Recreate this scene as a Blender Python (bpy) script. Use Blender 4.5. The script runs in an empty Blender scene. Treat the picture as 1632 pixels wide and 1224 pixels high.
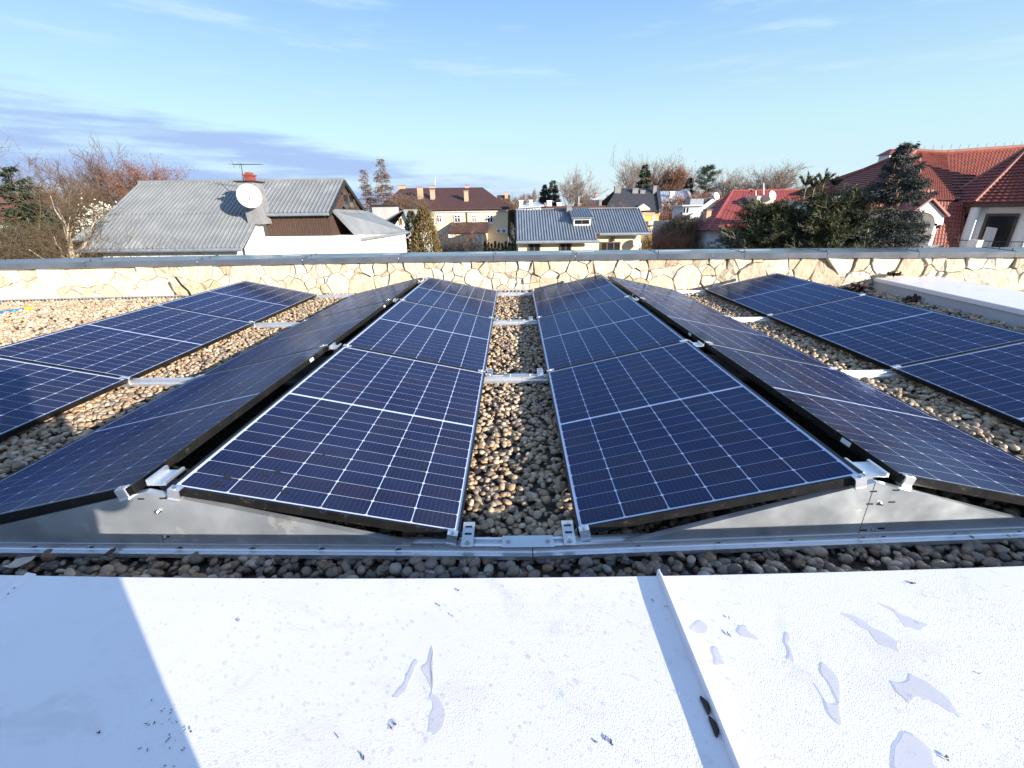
import bpy, math, random
import numpy as np
from mathutils import Vector, Matrix
from mathutils import noise as mnoise

random.seed(7)
rng = np.random.default_rng(7)
S = bpy.context.scene
COL = S.collection
PI = math.pi

# ------------------------------------------------------------------ camera
PITCH, YAW, ROLL = 0.372, -0.004, -0.0125
CAM = np.array([-0.0134, 0.0, 1.1233])
FPX = 709.68
_r0 = np.array([math.cos(YAW), -math.sin(YAW), 0.0])
_fh = np.array([math.sin(YAW), math.cos(YAW), 0.0])
_z = np.array([0, 0, 1.0])
FWD = math.cos(PITCH) * _fh - math.sin(PITCH) * _z
_dn = -(math.sin(PITCH) * _fh + math.cos(PITCH) * _z)
RGT = math.cos(ROLL) * _r0 - math.sin(ROLL) * _dn
DWN = math.sin(ROLL) * _r0 + math.cos(ROLL) * _dn
cd = bpy.data.cameras.new('camera')
cd.sensor_width = 36.0
cd.lens = FPX / 1632 * 36.0
cd.clip_start = 0.02
cd.clip_end = 6000
cam = bpy.data.objects.new('camera', cd)
M = Matrix.Identity(4)
for i in range(3):
    M[i][0], M[i][1], M[i][2], M[i][3] = RGT[i], -DWN[i], -FWD[i], CAM[i]
cam.matrix_world = M
COL.objects.link(cam)
S.camera = cam

# ------------------------------------------------------------------ light
SUN_AZ, SUN_EL = math.radians(49), math.radians(13.6)
w = bpy.data.worlds.new('World')
S.world = w
w.use_nodes = True
nt = w.node_tree
nt.nodes.clear()
N, L = nt.nodes.new, nt.links.new
out = N('ShaderNodeOutputWorld')
bg = N('ShaderNodeBackground')
bg.inputs['Strength'].default_value = 0.12
sky = N('ShaderNodeTexSky')
sky.sky_type = 'NISHITA'
sky.sun_disc = False
sky.sun_elevation = SUN_EL
sky.sun_rotation = PI - SUN_AZ
sky.altitude = 200
sky.air_density = 1.0
sky.dust_density = 0.6
sky.ozone_density = 1.6
tint = N('ShaderNodeMix'); tint.data_type = 'RGBA'; tint.blend_type = 'MULTIPLY'
tint.inputs[0].default_value = 1.0
tint.inputs[7].default_value = (0.80, 0.86, 0.95, 1)
L(sky.outputs[0], tint.inputs[6])
tc = N('ShaderNodeTexCoord')
sep = N('ShaderNodeSeparateXYZ'); L(tc.outputs['Generated'], sep.inputs[0])
def wmath(op, a, b=None, c=None, clamp=False):
    n = N('ShaderNodeMath'); n.operation = op; n.use_clamp = clamp
    for i, v in enumerate((a, b, c)):
        if v is None: continue
        if isinstance(v, (int, float)): n.inputs[i].default_value = v
        else: L(v, n.inputs[i])
    return n.outputs[0]
def wramp(v, a, b, o0=0.0, o1=1.0):
    n = N('ShaderNodeMapRange'); n.interpolation_type = 'SMOOTHSTEP'
    L(v, n.inputs[0])
    for i, x in enumerate((a, b, o0, o1)): n.inputs[i + 1].default_value = x
    return n.outputs[0]
az = wmath('ARCTAN2', sep.outputs[0], sep.outputs[1])
el = wmath('ARCSINE', sep.outputs[2])
cmb = N('ShaderNodeCombineXYZ')
L(wmath('MULTIPLY', az, 1.6), cmb.inputs[0]); L(wmath('MULTIPLY', el, 13.0), cmb.inputs[1])
nz = N('ShaderNodeTexNoise'); nz.inputs['Scale'].default_value = 2.2; nz.inputs['Detail'].default_value = 7
nz.inputs['Roughness'].default_value = 0.55
L(cmb.outputs[0], nz.inputs['Vector'])
# low grey-lilac stratus bank, thick to the north-west, thinning eastward
edge = wmath('ADD', wmath('MULTIPLY', az, -0.15), 0.055)          # upper edge of the bank
band = wmath('SUBTRACT', wmath('ADD', edge, wmath('MULTIPLY', wmath('SUBTRACT', nz.outputs[0], 0.5), 0.11)), el)
m1 = wmath('MULTIPLY', wramp(band, -0.012, 0.022), wramp(az, 0.25, -0.25))
hole = wramp(nz.outputs[0], 0.36, 0.56)
m1 = wmath('MULTIPLY', m1, wmath('ADD', wmath('MULTIPLY', hole, 0.75), 0.25))
# thin veil: whitish low down, blue higher up; unseen zenith lifted to fill shade
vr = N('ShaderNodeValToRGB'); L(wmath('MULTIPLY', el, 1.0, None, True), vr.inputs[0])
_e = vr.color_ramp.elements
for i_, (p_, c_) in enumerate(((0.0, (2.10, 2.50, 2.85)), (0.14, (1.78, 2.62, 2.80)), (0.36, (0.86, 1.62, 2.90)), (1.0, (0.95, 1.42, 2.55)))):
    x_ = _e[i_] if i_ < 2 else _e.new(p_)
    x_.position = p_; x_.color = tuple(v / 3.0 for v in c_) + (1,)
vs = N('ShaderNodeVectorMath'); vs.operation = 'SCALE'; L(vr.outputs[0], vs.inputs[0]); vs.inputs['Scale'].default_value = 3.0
# faint cirrus
cmb2 = N('ShaderNodeCombineXYZ')
L(wmath('ADD', wmath('MULTIPLY', az, 1.2), wmath('MULTIPLY', el, 1.5)), cmb2.inputs[0]); L(wmath('MULTIPLY', el, 9.0), cmb2.inputs[1])
nz2 = N('ShaderNodeTexNoise'); nz2.inputs['Scale'].default_value = 2.6; nz2.inputs['Detail'].default_value = 8
nz2.inputs['Roughness'].default_value = 0.62
L(cmb2.outputs[0], nz2.inputs['Vector'])
m3 = wmath('MULTIPLY', wramp(nz2.outputs[0], 0.50, 0.74), 0.8)
def wmix(fac, a, col):
    n = N('ShaderNodeMix'); n.data_type = 'RGBA'
    L(fac, n.inputs[0]); L(a, n.inputs[6]); n.inputs[7].default_value = (*col, 1)
    return n.outputs[2]
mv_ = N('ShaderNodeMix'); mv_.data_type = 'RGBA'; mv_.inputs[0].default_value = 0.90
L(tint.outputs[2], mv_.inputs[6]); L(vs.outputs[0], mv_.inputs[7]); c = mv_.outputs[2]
c = wmix(m3, c, (1.9, 2.6, 2.95))
c = wmix(m1, c, (1.28, 1.78, 2.80))
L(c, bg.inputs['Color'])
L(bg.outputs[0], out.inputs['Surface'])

sd = bpy.data.lights.new('sun', 'SUN')
sd.energy = 3.95
sd.angle = math.radians(0.53)
sd.color = (1.0, 0.91, 0.80)
so = bpy.data.objects.new('sun', sd)
ldir = Vector((-math.sin(SUN_AZ) * math.cos(SUN_EL), math.cos(SUN_AZ) * math.cos(SUN_EL), -math.sin(SUN_EL)))
so.rotation_euler = ldir.to_track_quat('-Z', 'Y').to_euler()
so.location = (6, -6, 8)
COL.objects.link(so)

S.view_settings.view_transform = 'Standard'
S.view_settings.look = 'None'
S.view_settings.exposure = 1.5
S.view_settings.gamma = 1.0
S.view_settings.use_curve_mapping = False
S.cycles.max_bounces = 8
S.cycles.transparent_max_bounces = 12
S.cycles.use_denoising = True

# ------------------------------------------------------------------ camera geometry, to place far things at a chosen distance
def ray(px, py): return FWD + RGT * (px - 816) / FPX + DWN * (py - 612) / FPX
def atY(px, py, Y):
    v = ray(px, py); return CAM + v * (Y / v[1])
def atX(px, py, X):
    v = ray(px, py); return CAM + v * ((X - CAM[0]) / v[0])
def atZ(px, py, Z):
    v = ray(px, py); return CAM + v * ((Z - CAM[2]) / v[2])

# ------------------------------------------------------------------ materials
def mat(name, c1, c2=None, rough=0.6, metal=0.0, scale=6.0, detail=5.0, bump=0.0, bscale=40.0, spec=0.5, coat=0.0,
        rnd=None, island=None, dirt=None, stretch=None, rvar=0.0):
    """Procedural Principled material: two colours mixed by noise, optional per-object (rnd) or per-island colour lists, noise bump."""
    m = bpy.data.materials.new(name); m.use_nodes = True
    t = m.node_tree; n = t.nodes; l = t.links
    b = n['Principled BSDF']
    b.inputs['Roughness'].default_value = rough; b.inputs['Metallic'].default_value = metal
    b.inputs['Specular IOR Level'].default_value = spec
    if coat: b.inputs['Coat Weight'].default_value = coat; b.inputs['Coat Roughness'].default_value = 0.06
    tcd = n.new('ShaderNodeTexCoord'); vec = tcd.outputs['Object']
    if stretch:
        mp = n.new('ShaderNodeMapping'); mp.inputs['Scale'].default_value = stretch; l.new(vec, mp.inputs[0]); vec = mp.outputs[0]
    tx = n.new('ShaderNodeTexNoise'); tx.inputs['Scale'].default_value = scale; tx.inputs['Detail'].default_value = detail
    l.new(vec, tx.inputs['Vector'])
    def ramp(src, cols):
        r = n.new('ShaderNodeValToRGB'); l.new(src, r.inputs[0])
        e = r.color_ramp.elements
        for i, cc in enumerate(cols):
            p = i / max(1, len(cols) - 1)
            if i < 2: x = e[i]; x.position = p
            else: x = e.new(p)
            x.color = (*cc, 1)
        return r.outputs[0]
    if rnd or island:
        if island:
            g = n.new('ShaderNodeNewGeometry'); base = ramp(g.outputs['Random Per Island'], island)
        else:
            g = n.new('ShaderNodeObjectInfo'); base = ramp(g.outputs['Random'], rnd)
        mx = n.new('ShaderNodeMix'); mx.data_type = 'RGBA'; mx.blend_type = 'MULTIPLY'
        mx.inputs[0].default_value = 1.0
        l.new(base, mx.inputs[6])
        k1, k2 = c1, (c2 or c1)
        mr = n.new('ShaderNodeMapRange'); l.new(tx.outputs[0], mr.inputs[0]); mr.inputs[1].default_value = 0.3; mr.inputs[2].default_value = 0.7
        l.new(ramp(mr.outputs[0], [k1, k2]), mx.inputs[7]); colr = mx.outputs[2]
    else:
        mr = n.new('ShaderNodeMapRange'); l.new(tx.outputs[0], mr.inputs[0]); mr.inputs[1].default_value = 0.3; mr.inputs[2].default_value = 0.7
        colr = ramp(mr.outputs[0], [c1, c2 or c1])
    if dirt:
        d = n.new('ShaderNodeTexNoise'); d.inputs['Scale'].default_value = dirt[1]; d.inputs['Detail'].default_value = 9; d.inputs['Roughness'].default_value = 0.65
        l.new(tcd.outputs['Object'], d.inputs['Vector'])
        dr = n.new('ShaderNodeMapRange'); dr.interpolation_type = 'SMOOTHSTEP'; l.new(d.outputs[0], dr.inputs[0]); dr.inputs[1].default_value = dirt[2]; dr.inputs[2].default_value = dirt[2] + dirt[3]; dr.inputs[4].default_value = dirt[4]
        mx = n.new('ShaderNodeMix'); mx.data_type = 'RGBA'
        l.new(dr.outputs[0], mx.inputs[0]); l.new(colr, mx.inputs[6]); mx.inputs[7].default_value = (*dirt[0], 1); colr = mx.outputs[2]
    l.new(colr, b.inputs['Base Color'])
    if rvar:
        rr = n.new('ShaderNodeMapRange'); l.new(tx.outputs[0], rr.inputs[0]); rr.inputs[1].default_value = 0.3; rr.inputs[2].default_value = 0.7
        rr.inputs[3].default_value = max(0.02, rough - rvar); rr.inputs[4].default_value = rough + rvar; l.new(rr.outputs[0], b.inputs['Roughness'])
    if bump:
        bt = n.new('ShaderNodeTexNoise'); bt.inputs['Scale'].default_value = bscale; bt.inputs['Detail'].default_value = 4
        l.new(vec, bt.inputs['Vector'])
        bp = n.new('ShaderNodeBump'); bp.inputs['Strength'].default_value = bump; bp.inputs['Distance'].default_value = 0.02
        l.new(bt.outputs[0], bp.inputs['Height']); l.new(bp.outputs[0], b.inputs['Normal'])
    return m

def clear_mat(name, f0=0.04, rough=0.02, tint=(1, 1, 1), dew=None, graze=1.0, gtint=(1, 1, 1)):
    """A thin clear film or pane: transmits straight, reflects more towards grazing angles."""
    m = bpy.data.materials.new(name); m.use_nodes = True
    t = m.node_tree; n = t.nodes; l = t.links; n.clear()
    o = n.new('ShaderNodeOutputMaterial'); mx = n.new('ShaderNodeMixShader')
    tr = n.new('ShaderNodeBsdfTransparent'); tr.inputs[0].default_value = (*tint, 1)
    gl = n.new('ShaderNodeBsdfGlossy'); gl.inputs['Roughness'].default_value = rough
    g = n.new('ShaderNodeNewGeometry'); dt = n.new('ShaderNodeVectorMath'); dt.operation = 'DOT_PRODUCT'
    l.new(g.outputs['Incoming'], dt.inputs[0]); l.new(g.outputs['Normal'], dt.inputs[1])
    def mm(op, a, b):
        q = n.new('ShaderNodeMath'); q.operation = op
        for i, v in enumerate((a, b)):
            if isinstance(v, (int, float)): q.inputs[i].default_value = v
            else: l.new(v, q.inputs[i])
        return q.outputs[0]
    sch = mm('ADD', mm('MULTIPLY', mm('POWER', mm('SUBTRACT', 1.0, mm('ABSOLUTE', dt.outputs['Value'], 0)), 5.0), graze * (1 - f0)), f0)
    l.new(sch, mx.inputs[0]); l.new(tr.outputs[0], mx.inputs[1]); l.new(gl.outputs[0], mx.inputs[2])
    gl.inputs[0].default_value = (*gtint, 1)
    last = mx.outputs[0]
    tcd = n.new('ShaderNodeTexCoord')
    if dew:
        # thin film of dust and dew: a little diffuse veil, patchy
        df = n.new('ShaderNodeBsdfDiffuse'); df.inputs[0].default_value = (0.55, 0.6, 0.7, 1)
        nz = n.new('ShaderNodeTexNoise'); nz.inputs['Scale'].default_value = 2.3; nz.inputs['Detail'].default_value = 8; nz.inputs['Roughness'].default_value = 0.62
        l.new(tcd.outputs['Object'], nz.inputs['Vector'])
        mr = n.new('ShaderNodeMapRange'); l.new(nz.outputs[0], mr.inputs[0]); mr.inputs[1].default_value = 0.3; mr.inputs[2].default_value = 0.75
        mr.inputs[3].default_value = dew[0]; mr.inputs[4].default_value = dew[1]
        m2 = n.new('ShaderNodeMixShader'); l.new(mr.outputs[0], m2.inputs[0]); l.new(last, m2.inputs[1]); l.new(df.outputs[0], m2.inputs[2]); last = m2.outputs[0]
        rr = n.new('ShaderNodeMapRange'); l.new(nz.outputs[0], rr.inputs[0]); rr.inputs[1].default_value = 0.3; rr.inputs[2].default_value = 0.7
        rr.inputs[3].default_value = 0.12; rr.inputs[4].default_value = 0.26; l.new(rr.outputs[0], gl.inputs['Roughness'])
    l.new(last, o.inputs[0])
    return m

MT = {}
MT['cell'] = mat('cell_silicon', (0.8, 0.8, 0.9), (1.15, 1.1, 1.1), rough=0.6, scale=9, spec=0.0,
                 rnd=[(0.007, 0.012, 0.040), (0.009, 0.014, 0.048), (0.015, 0.014, 0.034), (0.007, 0.011, 0.038), (0.019, 0.014, 0.029), (0.009, 0.014, 0.046)])
def busbars(m):
    t = m.node_tree; n = t.nodes; l = t.links; b = n['Principled BSDF']
    src = b.inputs['Base Color'].links[0].from_socket
    tcd = n.new('ShaderNodeTexCoord'); sp = n.new('ShaderNodeSeparateXYZ'); l.new(tcd.outputs['Object'], sp.inputs[0])
    def mm(op, a, bb):
        q = n.new('ShaderNodeMath'); q.operation = op
        for i, v in enumerate((a, bb)):
            if isinstance(v, (int, float)): q.inputs[i].default_value = v
            else: l.new(v, q.inputs[i])
        return q.outputs[0]
    fx = mm('FRACT', mm('MULTIPLY', mm('ADD', sp.outputs[0], 1.0), 1 / 0.0182), 0.0)
    ln = mm('LESS_THAN', mm('ABSOLUTE', mm('SUBTRACT', fx, 0.5), 0.0), 0.055)
    mx = n.new('ShaderNodeMix'); mx.data_type = 'RGBA'; l.new(mm('MULTIPLY', ln, 0.13), mx.inputs[0]); l.new(src, mx.inputs[6]); mx.inputs[7].default_value = (0.25, 0.26, 0.30, 1)
    l.new(mx.outputs[2], b.inputs['Base Color'])
busbars(MT['cell'])
MT['backsheet'] = mat('white_backsheet', (0.70, 0.74, 0.84), (0.76, 0.80, 0.88), rough=0.7, spec=0.0)
MT['frame'] = mat('black_anodised', (0.015, 0.015, 0.017), (0.03, 0.028, 0.027), rough=0.38, metal=0.6, scale=14, dirt=((0.16, 0.14, 0.12), 30, 0.58, 0.1, 0.5))
MT['glass'] = clear_mat('panel_glass', 0.030, 0.05, (0.97, 0.98, 1.0), dew=(0.002, 0.016), graze=0.30, gtint=(0.50, 0.62, 0.95))
MT['alu'] = mat('mill_aluminium', (0.72, 0.73, 0.76), (0.82, 0.83, 0.85), rough=0.38, metal=0.85, scale=18, stretch=(1, 8, 8), dirt=((0.35, 0.33, 0.30), 24, 0.62, 0.08, 0.5))
MT['galv'] = mat('galvanised_sheet', (0.52, 0.56, 0.60), (0.64, 0.67, 0.69), rough=0.38, metal=0.75, scale=7, detail=8, rvar=0.1, bump=0.02, bscale=18,
                 dirt=((0.86, 0.85, 0.80), 9, 0.60, 0.07, 0.75))
MT['steel'] = mat('bolt_steel', (0.5, 0.5, 0.5), (0.62, 0.62, 0.6), rough=0.3, metal=1.0)
MT['slot'] = mat('slot_dark', (0.012, 0.012, 0.013), rough=0.9)
MT['sticker'] = mat('white_sticker', (0.8, 0.8, 0.78), rough=0.5)
MT['white_metal'] = mat('white_coated_sheet', (0.82, 0.775, 0.79), (0.86, 0.82, 0.83), rough=0.36, scale=3.5, detail=8, spec=0.5, dirt=((0.30, 0.30, 0.33), 70, 0.70, 0.05, 0.5))
def add_dew(m, scale=210, strength=0.24):
    t = m.node_tree; n = t.nodes; l = t.links; b = n['Principled BSDF']
    tcd = n.new('ShaderNodeTexCoord')
    vo = n.new('ShaderNodeTexVoronoi'); vo.inputs['Scale'].default_value = scale; l.new(tcd.outputs['Object'], vo.inputs['Vector'])
    mr = n.new('ShaderNodeMapRange'); mr.interpolation_type = 'SMOOTHSTEP'; l.new(vo.outputs['Distance'], mr.inputs[0])
    mr.inputs[1].default_value = 0.42; mr.inputs[2].default_value = 0.12
    nz = n.new('ShaderNodeTexNoise'); nz.inputs['Scale'].default_value = 3.0; nz.inputs['Detail'].default_value = 6; l.new(tcd.outputs['Object'], nz.inputs['Vector'])
    m2 = n.new('ShaderNodeMapRange'); l.new(nz.outputs[0], m2.inputs[0]); m2.inputs[1].default_value = 0.36; m2.inputs[2].default_value = 0.55
    mu = n.new('ShaderNodeMath'); mu.operation = 'MULTIPLY'; l.new(mr.outputs[0], mu.inputs[0]); l.new(m2.outputs[0], mu.inputs[1])
    # keep it to the open part of the sheet: less dew on the left end
    sp = n.new('ShaderNodeSeparateXYZ'); l.new(tcd.outputs['Object'], sp.inputs[0])
    m3 = n.new('ShaderNodeMapRange'); m3.interpolation_type = 'SMOOTHSTEP'; l.new(sp.outputs[0], m3.inputs[0]); m3.inputs[1].default_value = -1.0; m3.inputs[2].default_value = -0.45
    m3.inputs[3].default_value = 0.12
    mv = n.new('ShaderNodeMath'); mv.operation = 'MULTIPLY'; l.new(mu.outputs[0], mv.inputs[0]); l.new(m3.outputs[0], mv.inputs[1])
    sm = n.new('ShaderNodeTexNoise'); sm.inputs['Scale'].default_value = 5.5; sm.inputs['Detail'].default_value = 10; sm.inputs['Roughness'].default_value = 0.7; sm.inputs['Distortion'].default_value = 0.6
    l.new(tcd.outputs['Object'], sm.inputs['Vector'])
    sr = n.new('ShaderNodeMapRange'); sr.interpolation_type = 'SMOOTHSTEP'; l.new(sm.outputs[0], sr.inputs[0]); sr.inputs[1].default_value = 0.50; sr.inputs[2].default_value = 0.68; sr.inputs[4].default_value = 0.30
    sx = n.new('ShaderNodeMix'); sx.data_type = 'RGBA'; l.new(sr.outputs[0], sx.inputs[0]); l.new(b.inputs['Base Color'].links[0].from_socket, sx.inputs[6]); sx.inputs[7].default_value = (0.50, 0.48, 0.50, 1)
    l.new(sx.outputs[2], b.inputs['Base Color'])
    rg = n.new('ShaderNodeMapRange'); l.new(sm.outputs[0], rg.inputs[0]); rg.inputs[1].default_value = 0.35; rg.inputs[2].default_value = 0.65; rg.inputs[3].default_value = 0.28; rg.inputs[4].default_value = 0.5; l.new(rg.outputs[0], b.inputs['Roughness'])
    bp = n.new('ShaderNodeBump'); bp.inputs['Strength'].default_value = strength; bp.inputs['Distance'].default_value = 0.002
    l.new(mv.outputs[0], bp.inputs['Height']); l.new(bp.outputs[0], b.inputs['Normal'])
add_dew(MT['white_metal'])
MT['water'] = clear_mat('water_film', 0.03, 0.0, (0.96, 0.97, 0.985), graze=0.35)
MT['puddle'] = MT['water'].copy(); MT['puddle'].name = 'puddle_film'
_t = MT['puddle'].node_tree; _o = [q for q in _t.nodes if q.type == 'OUTPUT_MATERIAL'][0]; _src = _o.inputs[0].links[0].from_socket
_df = _t.nodes.new('ShaderNodeBsdfDiffuse'); _df.inputs[0].default_value = (0.80, 0.775, 0.78, 1); _mx = _t.nodes.new('ShaderNodeMixShader'); _mx.inputs[0].default_value = 0.5
_t.links.new(_src, _mx.inputs[1]); _t.links.new(_df.outputs[0], _mx.inputs[2])
_gl = _t.nodes.new('ShaderNodeBsdfGlossy'); _gl.inputs['Roughness'].default_value = 0.02; _m3 = _t.nodes.new('ShaderNodeMixShader'); _m3.inputs[0].default_value = 0.05
_t.links.new(_mx.outputs[0], _m3.inputs[1]); _t.links.new(_gl.outputs[0], _m3.inputs[2]); _t.links.new(_m3.outputs[0], _o.inputs[0])
MT['bead'] = MT['puddle'].copy(); MT['bead'].name = 'water_bead'
[q for q in MT['bead'].node_tree.nodes if q.type == 'MIX_SHADER' and abs(q.inputs[0].default_value - .5) < 1e-4 and not q.inputs[0].is_linked][0].inputs[0].default_value = 0.12
MT['zinc'] = mat('grey_coping_sheet', (0.10, 0.115, 0.14), (0.15, 0.165, 0.19), rough=0.24, metal=0.35, scale=3, detail=8, rvar=0.08, dirt=((0.35, 0.36, 0.37), 11, 0.66, 0.08, 0.45))
MT['stone'] = mat('limestone', (0.80, 0.78, 0.74), (1.08, 1.06, 1.0), rough=0.85, scale=7, detail=9, bump=1.0, bscale=13,
                  rnd=[(0.552, 0.490, 0.378), (0.591, 0.549, 0.472), (0.532, 0.440, 0.283), (0.601, 0.569, 0.514), (0.562, 0.490, 0.356), (0.591, 0.549, 0.461), (0.454, 0.360, 0.262), (0.571, 0.509, 0.409)])
MT['mortar'] = mat('wall_mortar', (0.26, 0.20, 0.13), (0.40, 0.33, 0.24), rough=0.95, scale=20)
MT['pebble'] = mat('shaded_pebble', (0.75, 0.75, 0.75), (1.2, 1.18, 1.15), rough=0.42, scale=60, detail=4, bump=0.05, bscale=90,  # same gravel as the lanes, the coping's shade put into darker colours
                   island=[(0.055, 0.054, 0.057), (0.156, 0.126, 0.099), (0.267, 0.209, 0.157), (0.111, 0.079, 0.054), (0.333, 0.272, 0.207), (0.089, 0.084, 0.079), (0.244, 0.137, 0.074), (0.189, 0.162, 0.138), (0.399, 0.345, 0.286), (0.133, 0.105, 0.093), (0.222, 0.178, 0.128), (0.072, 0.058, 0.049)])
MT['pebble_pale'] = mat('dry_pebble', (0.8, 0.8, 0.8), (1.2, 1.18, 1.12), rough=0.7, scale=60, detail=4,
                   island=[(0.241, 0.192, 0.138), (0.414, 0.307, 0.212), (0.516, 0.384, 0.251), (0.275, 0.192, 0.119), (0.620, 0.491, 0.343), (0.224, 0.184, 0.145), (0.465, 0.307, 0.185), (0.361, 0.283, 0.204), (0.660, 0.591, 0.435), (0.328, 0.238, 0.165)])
MT['pebble_sunlit'] = mat('sunlit_pebble', (0.75, 0.75, 0.75), (1.2, 1.18, 1.15), rough=0.5, scale=60, detail=4, bump=0.05, bscale=90,  # sunlit copy of the gravel: sunlight painted in as lighter, warmer tan
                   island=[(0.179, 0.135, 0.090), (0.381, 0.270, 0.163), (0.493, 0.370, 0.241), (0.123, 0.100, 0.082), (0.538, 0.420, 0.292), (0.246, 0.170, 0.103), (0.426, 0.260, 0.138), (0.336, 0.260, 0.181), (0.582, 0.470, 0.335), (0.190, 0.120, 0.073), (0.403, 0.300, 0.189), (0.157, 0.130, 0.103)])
MT['grit'] = mat('gravel_bed', (0.04, 0.036, 0.03), (0.13, 0.11, 0.085), rough=0.95, scale=45, detail=6, bump=1.0, bscale=40)
MT['white_wall'] = mat('white_render', (0.70, 0.70, 0.68), (0.76, 0.755, 0.73), rough=0.9, scale=2, detail=8, bump=0.06, bscale=60, dirt=((0.5, 0.48, 0.44), 1.3, 0.62, 0.2, 0.5))
MT['cream_wall'] = mat('cream_render', (0.62, 0.52, 0.36), (0.68, 0.58, 0.42), rough=0.9, scale=1.2, detail=8, dirt=((0.48, 0.42, 0.32), 0.7, 0.6, 0.2, 0.5))
MT['yellow_wall'] = mat('yellow_render', (0.60, 0.36, 0.09), (0.66, 0.42, 0.13), rough=0.9, scale=1.5, detail=7)
MT['grey_wall'] = mat('grey_render', (0.34, 0.34, 0.33), (0.42, 0.42, 0.41), rough=0.9, scale=1.5, detail=7)
MT['pale_wall'] = mat('pale_render', (0.46, 0.47, 0.50), (0.52, 0.53, 0.55), rough=0.9, scale=1.5, detail=7)
MT['sheet_roof'] = mat('grey_sheet_roof', (0.195, 0.205, 0.208), (0.245, 0.255, 0.255), rough=0.5, metal=0.15, scale=1.6, detail=8, rvar=0.08, dirt=((0.32, 0.33, 0.33), 1.2, 0.52, 0.2, 0.6))
MT['sheet_roof2'] = mat('blue_grey_roof', (0.17, 0.20, 0.235), (0.235, 0.265, 0.30), rough=0.5, metal=0.1, scale=1.4, detail=8, stretch=(3, 1, 1), dirt=((0.30, 0.32, 0.34), 2.0, 0.58, 0.2, 0.6))
MT['white_roof'] = mat('pale_sheet_roof', (0.50, 0.52, 0.56), (0.58, 0.60, 0.63), rough=0.5, metal=0.1, scale=1)
MT['brown_roof'] = mat('dark_brown_roof', (0.055, 0.022, 0.018), (0.085, 0.034, 0.026), rough=0.7, scale=3, detail=8, bump=0.25, bscale=9)
MT['black_roof'] = mat('black_slate_roof', (0.03, 0.03, 0.034), (0.05, 0.05, 0.055), rough=0.6, scale=4, detail=8, bump=0.2, bscale=9)
MT['red_roof'] = mat('red_tile_roof', (0.21, 0.040, 0.036), (0.27, 0.056, 0.048), rough=0.55, scale=2.5, detail=8, dirt=((0.16, 0.05, 0.04), 2.5, 0.6, 0.2, 0.5))
MT['villa_roof'] = mat('terracotta_tile', (0.175, 0.042, 0.030), (0.245, 0.070, 0.046), rough=0.55, scale=3.5, detail=8, dirt=((0.12, 0.045, 0.035), 3.0, 0.56, 0.2, 0.6))
MT['ridge_tile'] = mat('ridge_tile', (0.25, 0.085, 0.06), (0.33, 0.125, 0.085), rough=0.6, scale=6)
MT['wood'] = mat('brown_cladding', (0.045, 0.026, 0.018), (0.085, 0.050, 0.034), rough=0.75, scale=6, detail=8, stretch=(6, 6, 0.7))
MT['brick'] = mat('pale_brick', (0.42, 0.27, 0.18), (0.52, 0.36, 0.25), rough=0.9, scale=6)
MT['cement'] = mat('grey_cement', (0.17, 0.17, 0.18), (0.23, 0.23, 0.235), rough=0.9, scale=5, detail=7)
MT['red_paint'] = mat('red_paint', (0.20, 0.045, 0.035), (0.26, 0.06, 0.045), rough=0.6)
MT['dish'] = mat('dish_white', (0.78, 0.78, 0.78), (0.82, 0.82, 0.82), rough=0.5, scale=2)
MT['iron'] = mat('dark_iron', (0.03, 0.03, 0.032), (0.05, 0.05, 0.05), rough=0.5, metal=0.5)
MT['win_frame'] = mat('white_frame', (0.72, 0.72, 0.72), rough=0.5)
MT['brown_frame'] = mat('brown_frame', (0.07, 0.04, 0.03), (0.10, 0.06, 0.04), rough=0.55, scale=8)
MT['ochre_frame'] = mat('ochre_frame', (0.36, 0.22, 0.10), rough=0.6)
MT['pane'] = mat('window_pane', (0.012, 0.014, 0.018), (0.03, 0.032, 0.036), rough=0.06, spec=0.8, scale=1.2)
MT['curtain'] = mat('window_curtain', (0.42, 0.42, 0.42), (0.55, 0.54, 0.52), rough=0.8, stretch=(20, 20, 0.5), scale=3)
MT['bark'] = mat('grey_brown_bark', (0.17, 0.125, 0.085), (0.26, 0.20, 0.145), rough=0.9, scale=9, detail=7, stretch=(3, 3, 0.6), bump=0.4, bscale=20)
MT['bark_pale'] = mat('pale_bark', (0.36, 0.28, 0.20), (0.50, 0.41, 0.30), rough=0.9, scale=7, detail=7, stretch=(2, 2, 0.6), bump=0.3, bscale=20)
MT['bark_white'] = mat('birch_bark', (0.5, 0.48, 0.45), (0.66, 0.64, 0.6), rough=0.85, scale=6)
MT['twig'] = mat('brown_twigs', (0.9, 0.9, 0.9), (1.1, 1.1, 1.1), rough=0.9, island=[(0.110, 0.068, 0.047), (0.161, 0.100, 0.066), (0.127, 0.084, 0.062)])
MT['twig_grey'] = mat('grey_twigs', (0.9, 0.9, 0.9), (1.1, 1.1, 1.1), rough=0.9, island=[(0.153, 0.115, 0.092), (0.207, 0.157, 0.124), (0.180, 0.132, 0.112)])
MT['twig_olive'] = mat('olive_twigs', (0.9, 0.9, 0.9), (1.1, 1.1, 1.1), rough=0.9, island=[(0.079, 0.057, 0.026), (0.118, 0.084, 0.041), (0.095, 0.062, 0.035)])
MT['twig_red'] = mat('russet_twigs', (0.9, 0.9, 0.9), (1.1, 1.1, 1.1), rough=0.9, island=[(0.160, 0.072, 0.045), (0.216, 0.106, 0.068), (0.176, 0.085, 0.063)])
MT['russet_leaf'] = mat('russet_leaves', (0.9, 0.9, 0.9), (1.1, 1.1, 1.1), rough=0.8, island=[(0.156, 0.066, 0.034), (0.204, 0.101, 0.055), (0.136, 0.062, 0.038)])
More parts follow.
